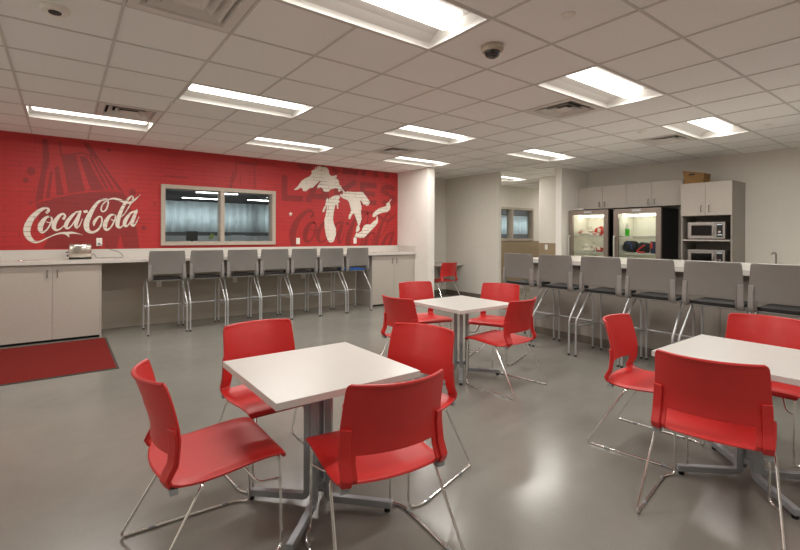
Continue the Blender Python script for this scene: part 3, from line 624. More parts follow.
# ------------------------------------------------------------------ moulded shell chairs
def shell_grid(rows, us):
    """rows: (y, z, half width, bulge, edge drop); us: lateral stations -1..1"""
    G = []
    for y, z, w, b, dr in rows:
        G.append([Vector((u*w, y+b*u*u, z-dr*max(0, (abs(u)-.82)/.18)**2)) for u in us])
    return G
def grid_normals(G):
    N = []
    for i in range(len(G)):
        r = []
        for j in range(len(G[0])):
            a = G[min(i+1, len(G)-1)][j]-G[max(i-1, 0)][j]; b = G[i][min(j+1, len(G[0])-1)]-G[i][max(j-1, 0)]
            r.append(a.cross(b).normalized())
        N.append(r)
    return N
def shell_mesh(bm, G, N, faces, th, off=0.0):
    fs = set(faces); top, bot = {}, {}
    def v(d, i, j, s):
        if (i, j) not in d: d[(i, j)] = bm.verts.new(G[i][j]+N[i][j]*(off+s*th/2))
        return d[(i, j)]
    for i, j in fs:
        q = [(i, j), (i, j+1), (i+1, j+1), (i+1, j)]
        bm.faces.new([v(top, a, b, 1) for a, b in q]); bm.faces.new([v(bot, a, b, -1) for a, b in q][::-1])
        for (e, nb) in ((((i, j), (i, j+1)), (i-1, j)), (((i, j+1), (i+1, j+1)), (i, j+1)), (((i+1, j+1), (i+1, j)), (i+1, j)), (((i+1, j), (i, j)), (i, j-1))):
            if nb not in fs:
                a, b = e
                bm.faces.new((v(top, *a, 1), v(bot, *a, -1), v(bot, *b, -1), v(top, *b, 1)))
    return bm
US = [-1, -.985, -.95, -.9, -.86, -.82, -.74, -.6, -.45, -.3, -.15, 0, .15, .3, .45, .6, .74, .82, .86, .9, .95, .985, 1]
def softened(o, lvl=1):
    m = o.modifiers.new('edge', 'BEVEL'); m.width = .003; m.segments = 2; m.limit_method = 'ANGLE'; m.angle_limit = math.radians(50)

def shell_parts(t, rows, i_slot0, i_slot1, i_back, i_rib, m_shell, m_rib, th, slot_u=.745):
    G = shell_grid(rows, US); N = grid_normals(G); nu = len(US)-1
    def um(j): return abs(US[j]+US[j+1])/2
    seat = [(i, j) for i in range(i_slot0) for j in range(nu)]
    back = [(i, j) for i in range(i_slot0, len(rows)-1) for j in range(nu) if not (i < i_slot1 and um(j) < slot_u)]
    a = finish('seat', shell_mesh(B(), G, N, seat, th), m_shell, t, True); softened(a)
    b = finish('backrest', shell_mesh(B(), G, N, back, th), m_shell, t, True); softened(b)
    sgn = -1 if N[-3][nu//2].y > 0 else 1
    for side in (0, 1):
        cols = [j for j in range(nu) if um(j) > .83 and (US[j] < 0) == (side == 0) and um(j) < .99]
        bm = shell_mesh(B(), G, N, [(i, j) for i in range(i_slot0, i_rib) for j in cols], .014, sgn*(th/2+.005))
        r = finish('side_rib', bm, m_rib, b, True); softened(r)
    return a, b

RED_ROWS = [(.245, .410, .225, 0, 0), (.249, .423, .234, 0, .002), (.244, .434, .239, 0, .004), (.226, .442, .241, 0, .006), (.17, .446, .243, 0, .008), (.10, .444, .244, 0, .010),
    (.03, .438, .245, 0, .012), (-.04, .432, .245, .004, .012), (-.10, .428, .245, .012, .010), (-.16, .427, .245, .022, .007), (-.21, .430, .245, .034, .004), (-.250, .438, .244, .043, 0),
    (-.264, .455, .243, .050, 0), (-.253, .480, .242, .052, 0), (-.241, .505, .241, .054, 0), (-.239, .535, .240, .056, 0),
    (-.239, .565, .238, .059, 0), (-.241, .60, .236, .063, 0), (-.251, .645, .234, .068, 0), (-.265, .69, .231, .073, 0), (-.277, .735, .229, .074, 0), (-.292, .78, .227, .077, 0),
    (-.301, .805, .225, .078, 0), (-.305, .818, .221, .078, 0), (-.308, .825, .213, .077, 0)]
def make_chair():
    t = thing('side_chair', '', 'chair', (0, 0, 0), 0, 'red plastic sled-base chairs')
    shell_parts(t, RED_ROWS, 11, 15, 11, 18, M['red'], M['red'], .011)
    bm = B()                                        # wider rolled lip along the top edge
    G = shell_grid(RED_ROWS, US); tube(bm, [G[-1][j]+Vector((0, -.002, -.004)) for j in range(1, len(US)-1)], .0085, 8)
    finish('top_lip', bm, M['red'], [c for c in t.children if c.name.startswith('backrest')][0], True)
    r = .0066
    for s in (-1, 1):
        bm = B()
        P = [(s*.15, -.06, .416), (s*.242, -.095, .412), (s*.285, -.335, r), (s*.260, .18, r), (s*.214, .242, r), (s*.214, .232, .425), (s*.195, .12, .430)]
        tube(bm, fillet(P, .035, 6), r, 8)
        finish('sled_leg', bm, M['chrome'], t, True)
        bm = B()
        tube(bm, fillet([(s*.213, .236, .315), (s*.165, .15, .30), (s*.12, .06, .428)], .03, 5), r*.85, 8)
        finish('stacking_bracket', bm, M['chrome'], t, True)
        o = box('frame_clip', s*.222-.02, s*.222+.02, -.215, -.185, .398, .421, M['red_tip'], t, .004); o['label'] = 'grey plastic clip under the seat corner'
        for y in (-.20, .13):
            bm = B(); x = s*(.285-.025*(y+.335)/.515); tube(bm, [(x, y-.015, r), (x, y+.015, r)], r*1.25, 8)
            finish('glide', bm, M['red_tip'], t, True)
    return t

STOOL_ROWS = [(.235, .715, 0.200, 0, 0), (.238, .728, 0.210, 0, 0), (.23, .738, 0.217, 0, 0), (.20, .742, 0.223, 0, 0), (.12, .742, 0.227, 0, 0), (.03, .740, 0.231, 0, 0), (-.06, .738, 0.235, .004, 0), (-.13, .738, 0.238, .010, 0), (-.18, .741, 0.241, .018, 0), (-.212, .748, 0.243, .026, 0),
    (-.238, .765, 0.244, .032, 0), (-.246, .79, 0.244, .036, 0), (-.249, .815, 0.243, .038, 0), (-.250, .84, 0.242, .04, 0),
    (-.250, .88, 0.241, .042, 0), (-.250, .92, 0.240, .043, 0), (-.251, .97, 0.238, .045, 0), (-.253, 1.02, 0.235, .047, 0), (-.257, 1.07, 0.232, .05, 0), (-.262, 1.12, 0.229, .052, 0), (-.265, 1.147, 0.226, .053, 0), (-.267, 1.160, 0.221, .053, 0), (-.268, 1.166, 0.212, .053, 0)]
def make_stool(pad, group):
    t = thing('bar_stool', '', 'stool', (0, 0, 0), 0, group)
    shell_parts(t, STOOL_ROWS, 9, 13, 9, 16, M['stool'], M['stool_rib'], .012, .78)
    bm = B(); pr = [(.225, 0), (.235, .02), (.225, .034), (.19, .042), (.02, .044)]
    rows = [(y, z+.008, w*.86, b, 0) for y, z, w, b, d in STOOL_ROWS[2:10]]
    G = shell_grid(rows, [-1, -.97, -.9, -.6, -.3, 0, .3, .6, .9, .97, 1]); N = grid_normals(G)
    sg = 1 if N[3][5].z > 0 else -1
    shell_mesh(bm, G, N, [(i, j) for i in range(len(rows)-1) for j in range(10)], .028, sg*.016)
    p = finish('seat_pad', bm, M[pad], t, True); softened(p)
    p['label'] = 'blue upholstered seat pad' if pad == 'blue_pad' else 'black upholstered seat pad'
    r = .0115
    for s in (-1, 1):
        bm = B(); tube(bm, fillet([(s*.20, .02, .728), (s*.230, -.02, .722), (s*.245, -.285, .415), (s*.245, -.292, .008)], .04, 5), r, 10)
        finish('leg', bm, M['steel_leg'], t, True)
        bm = B(); tube(bm, fillet([(s*.19, .06, .728), (s*.225, .20, .722), (s*.235, .245, .60), (s*.235, .25, .008)], .04, 5), r, 10)
        finish('leg', bm, M['steel_leg'], t, True)
        bm = B(); tube(bm, [(s*.245, -.29, .36), (s*.235, .25, .34)], .008, 8); finish('side_rail', bm, M['steel_leg'], t, True)
        for x, y in ((s*.245, -.292), (s*.235, .25)):
            bm = B(); lathe(bm, [(.013, 0), (.014, .012), (.0125, .02)], x, y, 0, 12); finish('foot_glide', bm, M['black_plastic'], t, True)
    bm = B(); tube(bm, [(-.235, .25, .34), (.235, .25, .34)], .009, 8); finish('footrest', bm, M['steel_leg'], t, True)
    return t

# ------------------------------------------------------------------ square pedestal tables
def make_table():
    t = thing('pedestal_table', '', 'table', (0, 0, 0), 0, 'square white cafe tables')
    box('tabletop', -.376, .376, -.376, .376, .688, .72, M['table_top'], t, .003)
    box('mounting_plate', -.2, .2, -.2, .2, .676, .6878, M['table_leg'], t, .002)
    for a in (45, 135, 225, 315):
        d = Vector((math.cos(math.radians(a)), math.sin(math.radians(a)), 0)); n = Vector((-d.y, d.x, 0))
        path = fillet([d*.057+Vector((0, 0, .676)), d*.057+Vector((0, 0, .043)), d*.385+Vector((0, 0, .036))], .03, 5)
        bm = B(); rings = []
        for i, p in enumerate(path):
            tg = (path[min(i+1, len(path)-1)]-path[max(i-1, 0)]).normalized(); b = tg.cross(n)
            h = .017
            rings.append([bm.verts.new(p+n*x+b*y) for x, y in ((-h, -h), (h, -h), (h, h), (-h, h))])
        for A, Bq in zip(rings[:-1], rings[1:]):
            for k in range(4): bm.faces.new((A[k], A[(k+1) % 4], Bq[(k+1) % 4], Bq[k]))
        bm.faces.new(rings[0]); bm.faces.new(rings[-1][::-1])
        l = finish('leg', bm, M['table_leg'], t); softened(l)
        q = d*.365
        finish('foot_glide', lathe(B(), [(.016, 0), (.016, .012), (.008, .0185)], q.x, q.y, 0, 12), M['black_plastic'], l, True)
    bm = B(); bx(bm, -.012, .012, -.012, .012, .09, .67); bx(bm, -.03, .03, -.03, .03, .09, .12)
    finish('core_post', bm, M['table_leg'], t)
    return t

tb = make_table(); tb.location = (1.065, 2.118, 0); tb['label'] = 'square white table in the left foreground, nearest the camera'
dup(tb, 'small-looking square white table far off in the middle, before the bar stools', (3.25, 3.28, 0))
dup(tb, 'square white table cut by the right edge of the picture', (3.18, .86, 0))

ch = None
def place_chair(x, y, face, label):
    """face: compass direction the sitter looks, degrees from +X"""
    global ch
    rz = math.radians(face-90)
    if ch is None: ch = make_chair(); ch.location = (x, y, 0); ch.rotation_euler = (0, 0, rz); ch['label'] = label
    else: dup(ch, label, (x, y, 0), rz)
place_chair(.545, 2.135, 0, 'red chair seen side-on at the near left table, its whole seat in view')
place_chair(1.03, 2.66, 272, 'red chair on the far side of the near left table, facing the camera')
place_chair(1.585, 2.09, 198, 'red chair on the right side of the near left table, partly behind another chair')
place_chair(1.125, 1.69, 82, 'red chair with its back to the camera in front of the near left table')
place_chair(2.73, 3.385, 4, 'red chair on the left side of the middle table, its back turned to the camera')
place_chair(3.408, 4.054, 259, 'red chair behind the middle table, in front of the white stub wall')
place_chair(3.953, 3.458, 203, 'red chair right of the middle table, facing the camera, near the end bar stool')
place_chair(3.316, 2.815, 97, 'red chair in front of the middle table with its whole wire base showing')
place_chair(3.17, 1.38, 278, 'red chair standing apart on the far left side of the right table, facing right')
place_chair(2.69, .875, 12, 'red chair at the right table with its broad back to the camera')
place_chair(3.78, .97, 184, 'red chair across the right table, only its backrest showing above the white top')
place_chair(3.25, .31, 90, 'red chair almost wholly cut off by the right edge of the picture')
place_chair(6.55, 7.20, 92, 'small red chair at the wall desk in the far recess')

# ------------------------------------------------------------------ wall counter, cabinets, stools
def handle(parent, x, y, z0, z1, axis):
    """slim pull; axis is the outward direction"""
    ax = Vector(axis); p = Vector((x, y, 0))
    bm = B(); tube(bm, fillet([p+Vector((0, 0, z0)), p+ax*.03+Vector((0, 0, z0)), p+ax*.03+Vector((0, 0, z1)), p+Vector((0, 0, z1))], .012, 4), .006, 8)
    o = finish('handle', bm, M['pull'], parent, True); return o
CTZ = 1.05
bm = B()
bx(bm, -1.75, 5.888, 7.275, YW-.008, CTZ-.045, CTZ, .003)
o = thing('countertop', 'long pale countertop with low backsplash along the red wall', 'countertop')
finish('worktop', bm, M['counter'], o)
bm = B(); bx(bm, -1.75, 5.888, YW-.027, YW-.008, CTZ, 1.178, .002); bx(bm, 5.868, 5.8885, 7.30, YW-.027, CTZ, 1.178, .002)
finish('backsplash', bm, M['counter'], o)
for k, (gx, gy) in enumerate(((-.42, 7.52), (-.28, 7.62), (.02, 7.44), (5.02, 7.45), (5.35, 7.50))):
    gl = ['round cable grommet near the left picture edge', 'round cable grommet, second from the left picture edge', 'round cable grommet in front of the toaster', 'round cable grommet, left one above the far cabinet', 'round cable grommet, right one above the far cabinet'][k]
    g = finish('cable_grommet', lathe(B(), [(.05, 0), (.05, .003), (.044, .006), (.03, .006), (.028, .002)], 0, 0, 0, 24), M['grommet'] if k else M['plate'], None, True)
    g.location = (gx, gy, CTZ); tag(g, gl, 'grommet', 'cable grommets in the wall counter')
def base_cab(x0, x1, label, y0=7.32):
    t = thing('base_cabinet', label, 'cabinet', ((x0+x1)/2, y0, 0), 0, 'floor cabinets under the wall counter'); h = (x1-x0)/2
    bm = B(); D = YW-.004-y0
    bx(bm, -h, -h+.019, .021, D, .075, CTZ-.047); bx(bm, h-.019, h, .0, D, 0, CTZ-.047); bx(bm, -h+.019, h-.019, .021, D, .075, .095)
    bx(bm, -h, -h+.019, .0, D, 0, .075); bx(bm, -h, -h+.019, .0, .021, .075, CTZ-.047)
    bx(bm, -h+.019, h-.019, D-.012, D, .095, CTZ-.047); bx(bm, -h+.019, h-.019, .021, .12, CTZ-.067, CTZ-.047)
    finish('carcass', bm, M['laminate'], t)
    box('toe_kick', -h+.019, h-.019, .06, .075, 0, .075, M['toe'], t)
    for s in (-1, 1):
        a, b = (-h+.021, -.0015) if s < 0 else (.0015, h-.021)
        d = box('door', a, b, 0, .019, .035, CTZ-.052, M['laminate'], t, .0015)
        handle(d, s*.052, 0, .84, .93, (0, -1, 0))
    return t
base_cab(-.635, .425, 'two-door greige floor cabinet below the white lettering, behind the red rug')
base_cab(-1.70, -.64, 'two-door greige floor cabinet beyond the left picture edge')
base_cab(4.82, 5.885, 'two-door greige floor cabinet at the right end of the wall counter')

SW = make_stool('black_pad', 'grey bar stools at the wall counter')
SX = [1.19, 1.725, 2.25, 2.768, 3.287, 3.81, 4.345]
SLAB = ['grey bar stool at the wall counter, first from the toaster end', 'grey bar stool at the wall counter, second from the toaster end', 'grey bar stool at the wall counter, third from the toaster end',
        'grey bar stool at the wall counter, middle one of seven', 'grey bar stool at the wall counter, third from the far cabinet', 'grey bar stool at the wall counter, next to the blue-seated one',
        'grey bar stool with a blue seat, next to the far floor cabinet']
SW.location = (SX[0], 7.29, 0); SW['label'] = SLAB[0]
for x, l in list(zip(SX, SLAB))[1:-1]: dup(SW, l, (x, 7.29, 0))
bs = make_stool('blue_pad', 'grey bar stools at the wall counter'); bs.location = (SX[6], 7.29, 0); bs['label'] = SLAB[6]

# toaster with its cord
t = thing('toaster', 'shiny steel toaster on the wall counter under the lettering', 'toaster', (.195, 7.66, CTZ), .0)
prof = []
bm = B()
n = 20; W, D, H = .13, .085, .20
secs = []
for x, k in ((-W, .80), (-W+.006, .92), (-W+.02, 1), (W-.02, 1), (W-.006, .92), (W, .80)):
    ring = []
    for q in range(n):
        a = 2*PI*q/n; cy = math.copysign(abs(math.cos(a))**.45, math.cos(a)); cz = math.copysign(abs(math.sin(a))**.45, math.sin(a))
        ring.append(bm.verts.new((x, D*k*cy, .014+H/2+H/2*k*cz)))
    secs.append(ring)
for a, b in zip(secs[:-1], secs[1:]):
    for q in range(n): bm.faces.new((a[q], a[(q+1) % n], b[(q+1) % n], b[q]))
bm.faces.new(secs[0]); bm.faces.new(secs[-1][::-1])
finish('body', bm, M['plate'], t, True)
bm = B()
for y in (-.032, .032): bx(bm, -.11, .11, y-.012, y+.012, H+.0125, H+.0145)
finish('slot', bm, M['toe'], t)
bm = B(); bx(bm, -.13, .13, -.07, .07, 0, .02, .004); finish('base', bm, M['black_plastic'], t)
box('lever', -W-.03, -W-.002, -.02, .02, .09, .104, M['black_plastic'], t, .003)
finish('browning_knob', lathe(B(), [(.014, -W-.002), (.014, -W-.016), (.01, -W-.018)], 0, 0, .05, 14, 'x'), M['black_plastic'], t, True)
bm = B(); tube(bm, fillet([(W, .05, .03), (W+.03, .1, .08), (W+.06, .1, .006), (W+.12, .12, .006), (.50, .10, .006), (.53, .16, .02), (.48, .235, .09), (.40, .238, .11), (.272, .248, .185), (.235, .248, .206)], .03, 5), .0028, 6)
finish('cord', bm, M['cord'], t, True)
bm = B(); bx(bm, .222, .242, .238, .262, .195, .218, .003); finish('plug', bm, M['black_plastic'], t)

def wall_plate(name, label, cat, loc, axis, kind='outlet', group=None):
    """axis: outward direction of the plate, '-y' or '-x'"""
    t = thing(name, label, cat, loc, 0 if axis == '-y' else -PI/2, group)
    box('cover_plate', -.036, .036, -.006, 0, -.058, .058, M['white_plastic'], t, .002)
    if kind == 'outlet':
        for z in (-.024, .024):
            f = box('receptacle', -.017, .017, -.008, -.006, z-.015, z+.015, M['white_plastic'], t, .001)
            box('slot', -.008, -.005, -.0086, -.008, z-.004, z+.006, M['toe'], f); box('slot', .005, .008, -.0086, -.008, z-.004, z+.006, M['toe'], f)
    else:
        box('rocker', -.015, .015, -.010, -.006, -.03, .03, M['white_plastic'], t, .002)
    return t
wall_plate('wall_outlet', 'white outlet on the red wall above the toaster cord', 'outlet', (.43, YW-.0005, 1.283), '-y', group='wall outlets')
wall_plate('wall_outlet', 'white outlet on the red wall, right of the window', 'outlet', (3.55, YW-.0005, 1.283), '-y', group='wall outlets')
wall_plate('wall_outlet', 'white outlet on the red wall under the lowest lake', 'outlet', (4.80, YW-.0005, 1.283), '-y', group='wall outlets')
for x, l in ((1.215, 'beige outlet below the wall counter, behind the first stool'), (2.388, 'beige outlet below the wall counter, behind the third stool'), (3.655, 'beige outlet below the wall counter, right of the middle stool')):
    wall_plate('wall_outlet', l, 'outlet', (x, YW-.0005, .63), '-y', group='wall outlets')
wall_plate('light_switch', 'white light switch on the brown wainscot beyond the bar', 'switch', (XK-.0125, 6.25, 1.14), '-x', 'switch')

# rug
t = thing('floor_mat', 'red carpet mat with dark edge in front of the floor cabinet', 'mat', (0, 0, 0))
box('pile', -1.32, .452, 5.52, 7.20, 0, .010, M['rug'], t, .002)
bm = B(); bx(bm, -1.345, .475, 5.495, 5.52, 0, .007, .001); bx(bm, -1.345, .475, 7.20, 7.225, 0, .007, .001); bx(bm, -1.345, -1.32, 5.52, 7.20, 0, .007, .001); bx(bm, .452, .475, 5.52, 7.20, 0, .007, .001)
finish('binding', bm, M['rug_edge'], t)

# recess desk
t = thing('wall_desk', 'wall-mounted laminate desk in the far recess', 'desk', (0, 0, 0))
box('desktop', 6.062, 7.406, 7.43, 8.016, .715, .75, M['counter'], t, .003)
bm = B()
for x in (6.3, 7.2): bx(bm, x-.02, x+.02, 7.60, 8.016, .66, .7149); bx(bm, x-.02, x+.02, 7.98, 8.016, .40, .66)
finish('bracket', bm, M['steel_leg'], t)

# ------------------------------------------------------------------ bar
BX0, BX1, BY1, BY0 = 5.30, 6.85, 4.20, .10
t = thing('bar_island', 'taupe panelled bar base behind the row of grey stools', 'bar', (0, 0, 0))
box('carcass', 5.47, 6.70, BY0+.06, BY1-.12, .0, 1.018, M['laminate_dark'], t)
ys = [BY0+.05+(BY1-.11-BY0-.05)*k/5 for k in range(6)]
for a, b in zip(ys[:-1], ys[1:]): box('front_panel', 5.45, 5.4695, a+.002, b-.002, .10, 1.016, M['laminate_dark'], t, .0015)
box('end_panel', 5.45, 6.70, BY1-.1195, BY1-.10, .0, 1.016, M['laminate_dark'], t, .0015)
box('kick_strip', 5.452, 5.4695, BY0+.06, BY1-.121, 0, .098, M['base'], t)
t = box('bar_countertop', BX0, BX1, BY0, BY1, 1.02, 1.075, M['counter'], None, .003)
tag(t, 'thick pale countertop of the bar behind the row of stools', 'countertop')
SY = [3.83, 3.275, 2.69, 2.155, 1.60, 1.075]
BL = ['grey bar stool at the bar, farthest, beside the corridor opening', 'grey bar stool at the bar, second from the corridor opening', 'grey bar stool at the bar, third from the corridor opening',
      'grey bar stool at the bar, in front of the cooler next to the microwaves', 'grey bar stool at the bar, directly in front of the microwave cabinet', 'grey bar stool at the bar below the faucet, cut by the right edge']
sb = None
for y, l in zip(SY, BL):
    sb = dup(SW, l, (5.055, y, 0), -PI/2); sb['group'] = 'grey bar stools at the bar'; sb.scale = (1.015, 1, 1)

# ------------------------------------------------------------------ kitchen wall units
FX = 8.33
t = thing('microwave_cabinet', 'tall taupe cabinet with two doors over open microwave shelves', 'cabinet', (0, 0, 0))
Ya, Yb, ZT = 2.48, 3.205, 2.28
bm = B()
bx(bm, FX+.02, XK-.004, Ya, Ya+.022, 0, ZT); bx(bm, FX+.02, XK-.004, Yb-.022, Yb, 0, ZT)
bx(bm, FX+.02, XK-.004, Ya+.022, Yb-.022, ZT-.02, ZT); bx(bm, FX+.02, XK-.004, Ya+.022, Yb-.022, 1.735, 1.755)
bx(bm, FX, FX+.02, Ya, Ya+.022, 0, ZT); bx(bm, FX, FX+.02, Yb-.022, Yb, 0, ZT)
bx(bm, XK-.02, XK-.004, Ya+.022, Yb-.022, 0, ZT-.02)
finish('carcass', bm, M['laminate_dark'], t)
for z in (1.35, .895): box('shelf', FX+.004, XK-.02, Ya+.0225, Yb-.0225, z-.024, z, M['laminate'], t, .001)
box('lower_front', FX+.004, FX+.02, Ya+.0225, Yb-.0225, .08, .87, M['laminate_dark'], t)
mid = (Ya+Yb)/2
for s in (-1, 1):
    a, b = (Ya+.001, mid-.0015) if s < 0 else (mid+.0015, Yb-.001)
    d = box('door', FX-.019, FX-.0005, a, b, 1.742, ZT-.002, M['laminate'], t, .0015)
    handle(d, FX-.019, mid+s*.055, 1.80, 1.90, (-1, 0, 0))
t = thing('wall_cabinet', 'row of wall cabinet doors above the two glass coolers', 'cabinet', (0, 0, 0))
UA, UB, UX = 3.26, 5.236, 8.58
bm = B(); bx(bm, UX, XK-.004, UA, UA+.019, 1.945, 2.385); bx(bm, UX, XK-.004, UB-.019, UB, 1.945, 2.385); bx(bm, UX, XK-.004, UA+.019, UB-.019, 1.945, 1.964); bx(bm, UX, XK-.004, UA+.019, UB-.019, 2.366, 2.385); bx(bm, XK-.016, XK-.004, UA+.019, UB-.019, 1.964, 2.366)
finish('carcass', bm, M['laminate_dark'], t)
eds = [UA, 3.78, 4.245, 4.715, UB]
for k, (a, b) in enumerate(zip(eds[:-1], eds[1:])):
    d = box('door', UX-.019, UX-.0005, a+.0025, b-.0025, 1.945, 2.385, M['laminate'], t, .0015)
    handle(d, UX-.019, (b-.055 if k in (0, 2) else a+.055), 1.985, 2.075, (-1, 0, 0))

def cooler(y0, y1, label, top):
    t = thing('display_cooler', label, 'cooler', (0, 0, 0), 0, 'glass-door coolers')
    x0, x1 = 8.26, 8.90
    bm = B(); bx(bm, x0, x1, y0, y0+.02, .0, top); bx(bm, x0, x1, y1-.02, y1, 0, top); bx(bm, x0, x1, y0+.02, y1-.02, top-.02, top); bx(bm, x1-.02, x1, y0+.02, y1-.02, 0, top-.02); bx(bm, x0, x1-.02, y0+.02, y1-.02, 0, .25)
    finish('cabinet_body', bm, M['black_side'], t)
    bm = B(); g = .021; bx(bm, x0+.01, x1-.021, y0+g, y0+g+.03, .251, top-g); bx(bm, x0+.01, x1-.021, y1-g-.03, y1-g, .251, top-g); bx(bm, x1-.051, x1-.021, y0+.051, y1-.051, .251, top-g); bx(bm, x0+.01, x1-.051, y0+.051, y1-.051, top-.05, top-g); bx(bm, x0+.01, x1-.051, y0+.051, y1-.051, .251, .28)
    finish('liner', bm, M['cooler_in'], t)
    for z in (.75, 1.09, 1.405):
        bm = B()
        for k in range(14):
            x = x0+.05+(x1-x0-.13)*k/13; tube(bm, [(x, y0+.053, z-.004), (x, y1-.053, z-.004)], .0025, 6)
        bx(bm, x0+.04, x0+.052, y0+.0525, y1-.0525, z-.022, z+.001); bx(bm, x1-.075, x1-.065, y0+.0525, y1-.0525, z-.012, z-.001)
        finish('shelf', bm, M['wire'], t)
    bm = B(); bx(bm, x0+.26, x0+.31, y0+.06, y1-.08, top-.125, top-.095, .006); finish('interior_lamp', bm, M['cooler_lamp'], t)
    w = .085
    bm = B(); X0, X1 = 8.20, 8.255
    ol, ot = w, .085
    # mitred door frame
    outer = [(y0, .14), (y1, .14), (y1, top), (y0, top)]; inner = [(y0+ol, .26), (y1-ol, .26), (y1-ol, top-ot), (y0+ol, top-ot)]
    for k in range(4):
        a, b, c, e = outer[k], outer[(k+1) % 4], inner[(k+1) % 4], inner[k]
        fv = [bm.verts.new((X0, *p)) for p in (a, b, c, e)]; bv = [bm.verts.new((X1, *p)) for p in (a, b, c, e)]
        bm.faces.new(fv); bm.faces.new(bv[::-1])
        for q in range(4): bm.faces.new((fv[q], bv[q], bv[(q+1) % 4], fv[(q+1) % 4]))
    dr = finish('door', bm, M['cooler'], t); softened(dr)
    box('pane', 8.225, 8.231, y0+ol, y1-ol, .26, top-ot, M['clear'], dr)
    bm = B(); bx(bm, 8.190, 8.1995, (y0+y1)/2-.085, (y0+y1)/2+.075, top-.06, top-.022, .002); b_ = finish('badge', bm, M['steel_leg'], dr)
    bm = B(); tube(bm, fillet([(8.20, y1-.035, 1.40), (8.15, y1-.035, 1.40), (8.15, y1-.035, .70), (8.20, y1-.035, .70)], .02, 4), .013, 10); finish('handle', bm, M['wire'], dr, True)
    box('grille', 8.23, 8.2595, y0, y1, .0, .13, M['black_side'], t)
    return t
cooler(4.405, 5.225, 'narrower glass-door cooler beside the white stub wall, bags inside', 1.905)
cooler(3.47, 4.30, 'glass-door cooler with green bottle, next to the microwave cabinet', 1.90)

# things in the coolers and on top
def put(name, label, cat, parts, group=None):
    t = thing(name, label, cat)
    for pn, bm, m in parts: finish(pn, bm, M[m], t, True)
    return t
Z1, Z2 = 1.406, 1.091
put('snack_bag', 'white bag with red print lying on the upper cooler shelf', 'bag', [('sack', blob(B(), 8.44, 4.995, Z1, .10, .12, .06, 1, .2), 'bag_white'), ('red_print', blob(B(), 8.335, 5.02, Z1+.06, .012, .07, .012, 5, .3), 'bag_red'), ('twisted_top', blob(B(), 8.44, 4.93, Z1+.11, .03, .05, .04, 7, .3), 'bag_white')], 'bags in the narrow cooler')
put('snack_bag', 'crumpled white bag in front on the upper cooler shelf', 'bag', [('sack', blob(B(), 8.34, 4.73, Z1, .035, .085, .03, 2, .25), 'bag_white'), ('red_print', blob(B(), 8.305, 4.73, Z1+.02, .008, .04, .01, 6, .3), 'bag_red')], 'bags in the narrow cooler')
put('snack_bag', 'red bag standing on the upper cooler shelf', 'bag', [('sack', blob(B(), 8.50, 4.74, Z1, .05, .085, .085, 3, .2), 'bag_red'), ('label_patch', blob(B(), 8.452, 4.72, Z1+.06, .012, .03, .04, 4, .25), 'bag_white')], 'bags in the narrow cooler')
put('carton', 'tan carton at the right end of the upper cooler shelf', 'box', [('box_body', bx(B(), 8.48, 8.60, 4.53, 4.63, Z1, Z1+.17, .004), 'bag_tan'), ('lid_flap', bx(B(), 8.478, 8.602, 4.528, 4.632, Z1+.13, Z1+.173, .003), 'bag_white')])
put('plastic_sack', 'pale knotted plastic sack on the lower shelf of the narrow cooler', 'bag', [('sack', blob(B(), 8.46, 4.93, Z2, .09, .13, .07, 8, .3), 'bag_white'), ('knot', blob(B(), 8.46, 4.93, Z2+.13, .03, .04, .03, 9, .3), 'bag_white')])
put('milk_jug', 'translucent jug on the lower shelf of the narrow cooler', 'jug', [('jug_body', lathe(B(), [(.055, 0), (.062, .01), (.062, .14), (.05, .18), (.022, .21), (.02, .23)], 8.54, 4.68, Z2, 18), 'clear_jug'), ('cap', lathe(B(), [(.024, .2305), (.024, .25), (.02, .253)], 8.54, 4.68, Z2, 14), 'white_plastic')])
put('snack_bag', 'small red and white bag on the lower shelf of the narrow cooler', 'bag', [('sack', blob(B(), 8.38, 4.665, Z2, .04, .06, .045, 11, .25), 'bag_red'), ('label_patch', blob(B(), 8.345, 4.66, Z2+.03, .012, .03, .03, 12, .2), 'bag_white')], 'bags in the narrow cooler')
put('drink_bottle', 'bottle of bright green drink on the upper cooler shelf', 'bottle', [('bottle_body', lathe(B(), [(.034, 0), (.039, .008), (.039, .13)], 8.40, 4.14, Z1, 18), 'green'), ('neck', lathe(B(), [(.039, .1305), (.03, .165), (.016, .20), (.015, .215)], 8.40, 4.14, Z1, 18), 'clear_jug'), ('cap', lathe(B(), [(.017, .2155), (.017, .235), (.014, .237)], 8.40, 4.14, Z1, 14), 'white_plastic')])
put('lunch_bag', 'black rounded lunch bag with blue strap on the lower cooler shelf', 'bag', [('sack', blob(B(), 8.46, 4.10, Z2, .11, .12, .115, 13, .08), 'bag_black'), ('strap', tube(B(), fillet([(8.365, 4.17, Z2+.06), (8.355, 4.12, Z2+.20), (8.345, 4.05, Z2+.18), (8.34, 4.02, Z2+.06)], .05, 5), .008, 8), 'bag_blue')])
put('lunch_bag', 'black bag with red trim in the middle of the lower cooler shelf', 'bag', [('sack', blob(B(), 8.47, 3.87, Z2, .10, .095, .10, 14, .1), 'bag_black'), ('red_trim', tube(B(), fillet([(8.365, 3.95, Z2+.04), (8.36, 3.88, Z2+.10), (8.375, 3.81, Z2+.15)], .05, 5), .014, 8), 'bag_red'), ('red_base', tube(B(), [(8.365, 3.94, Z2+.018), (8.365, 3.81, Z2+.018)], .015, 8), 'bag_red')])
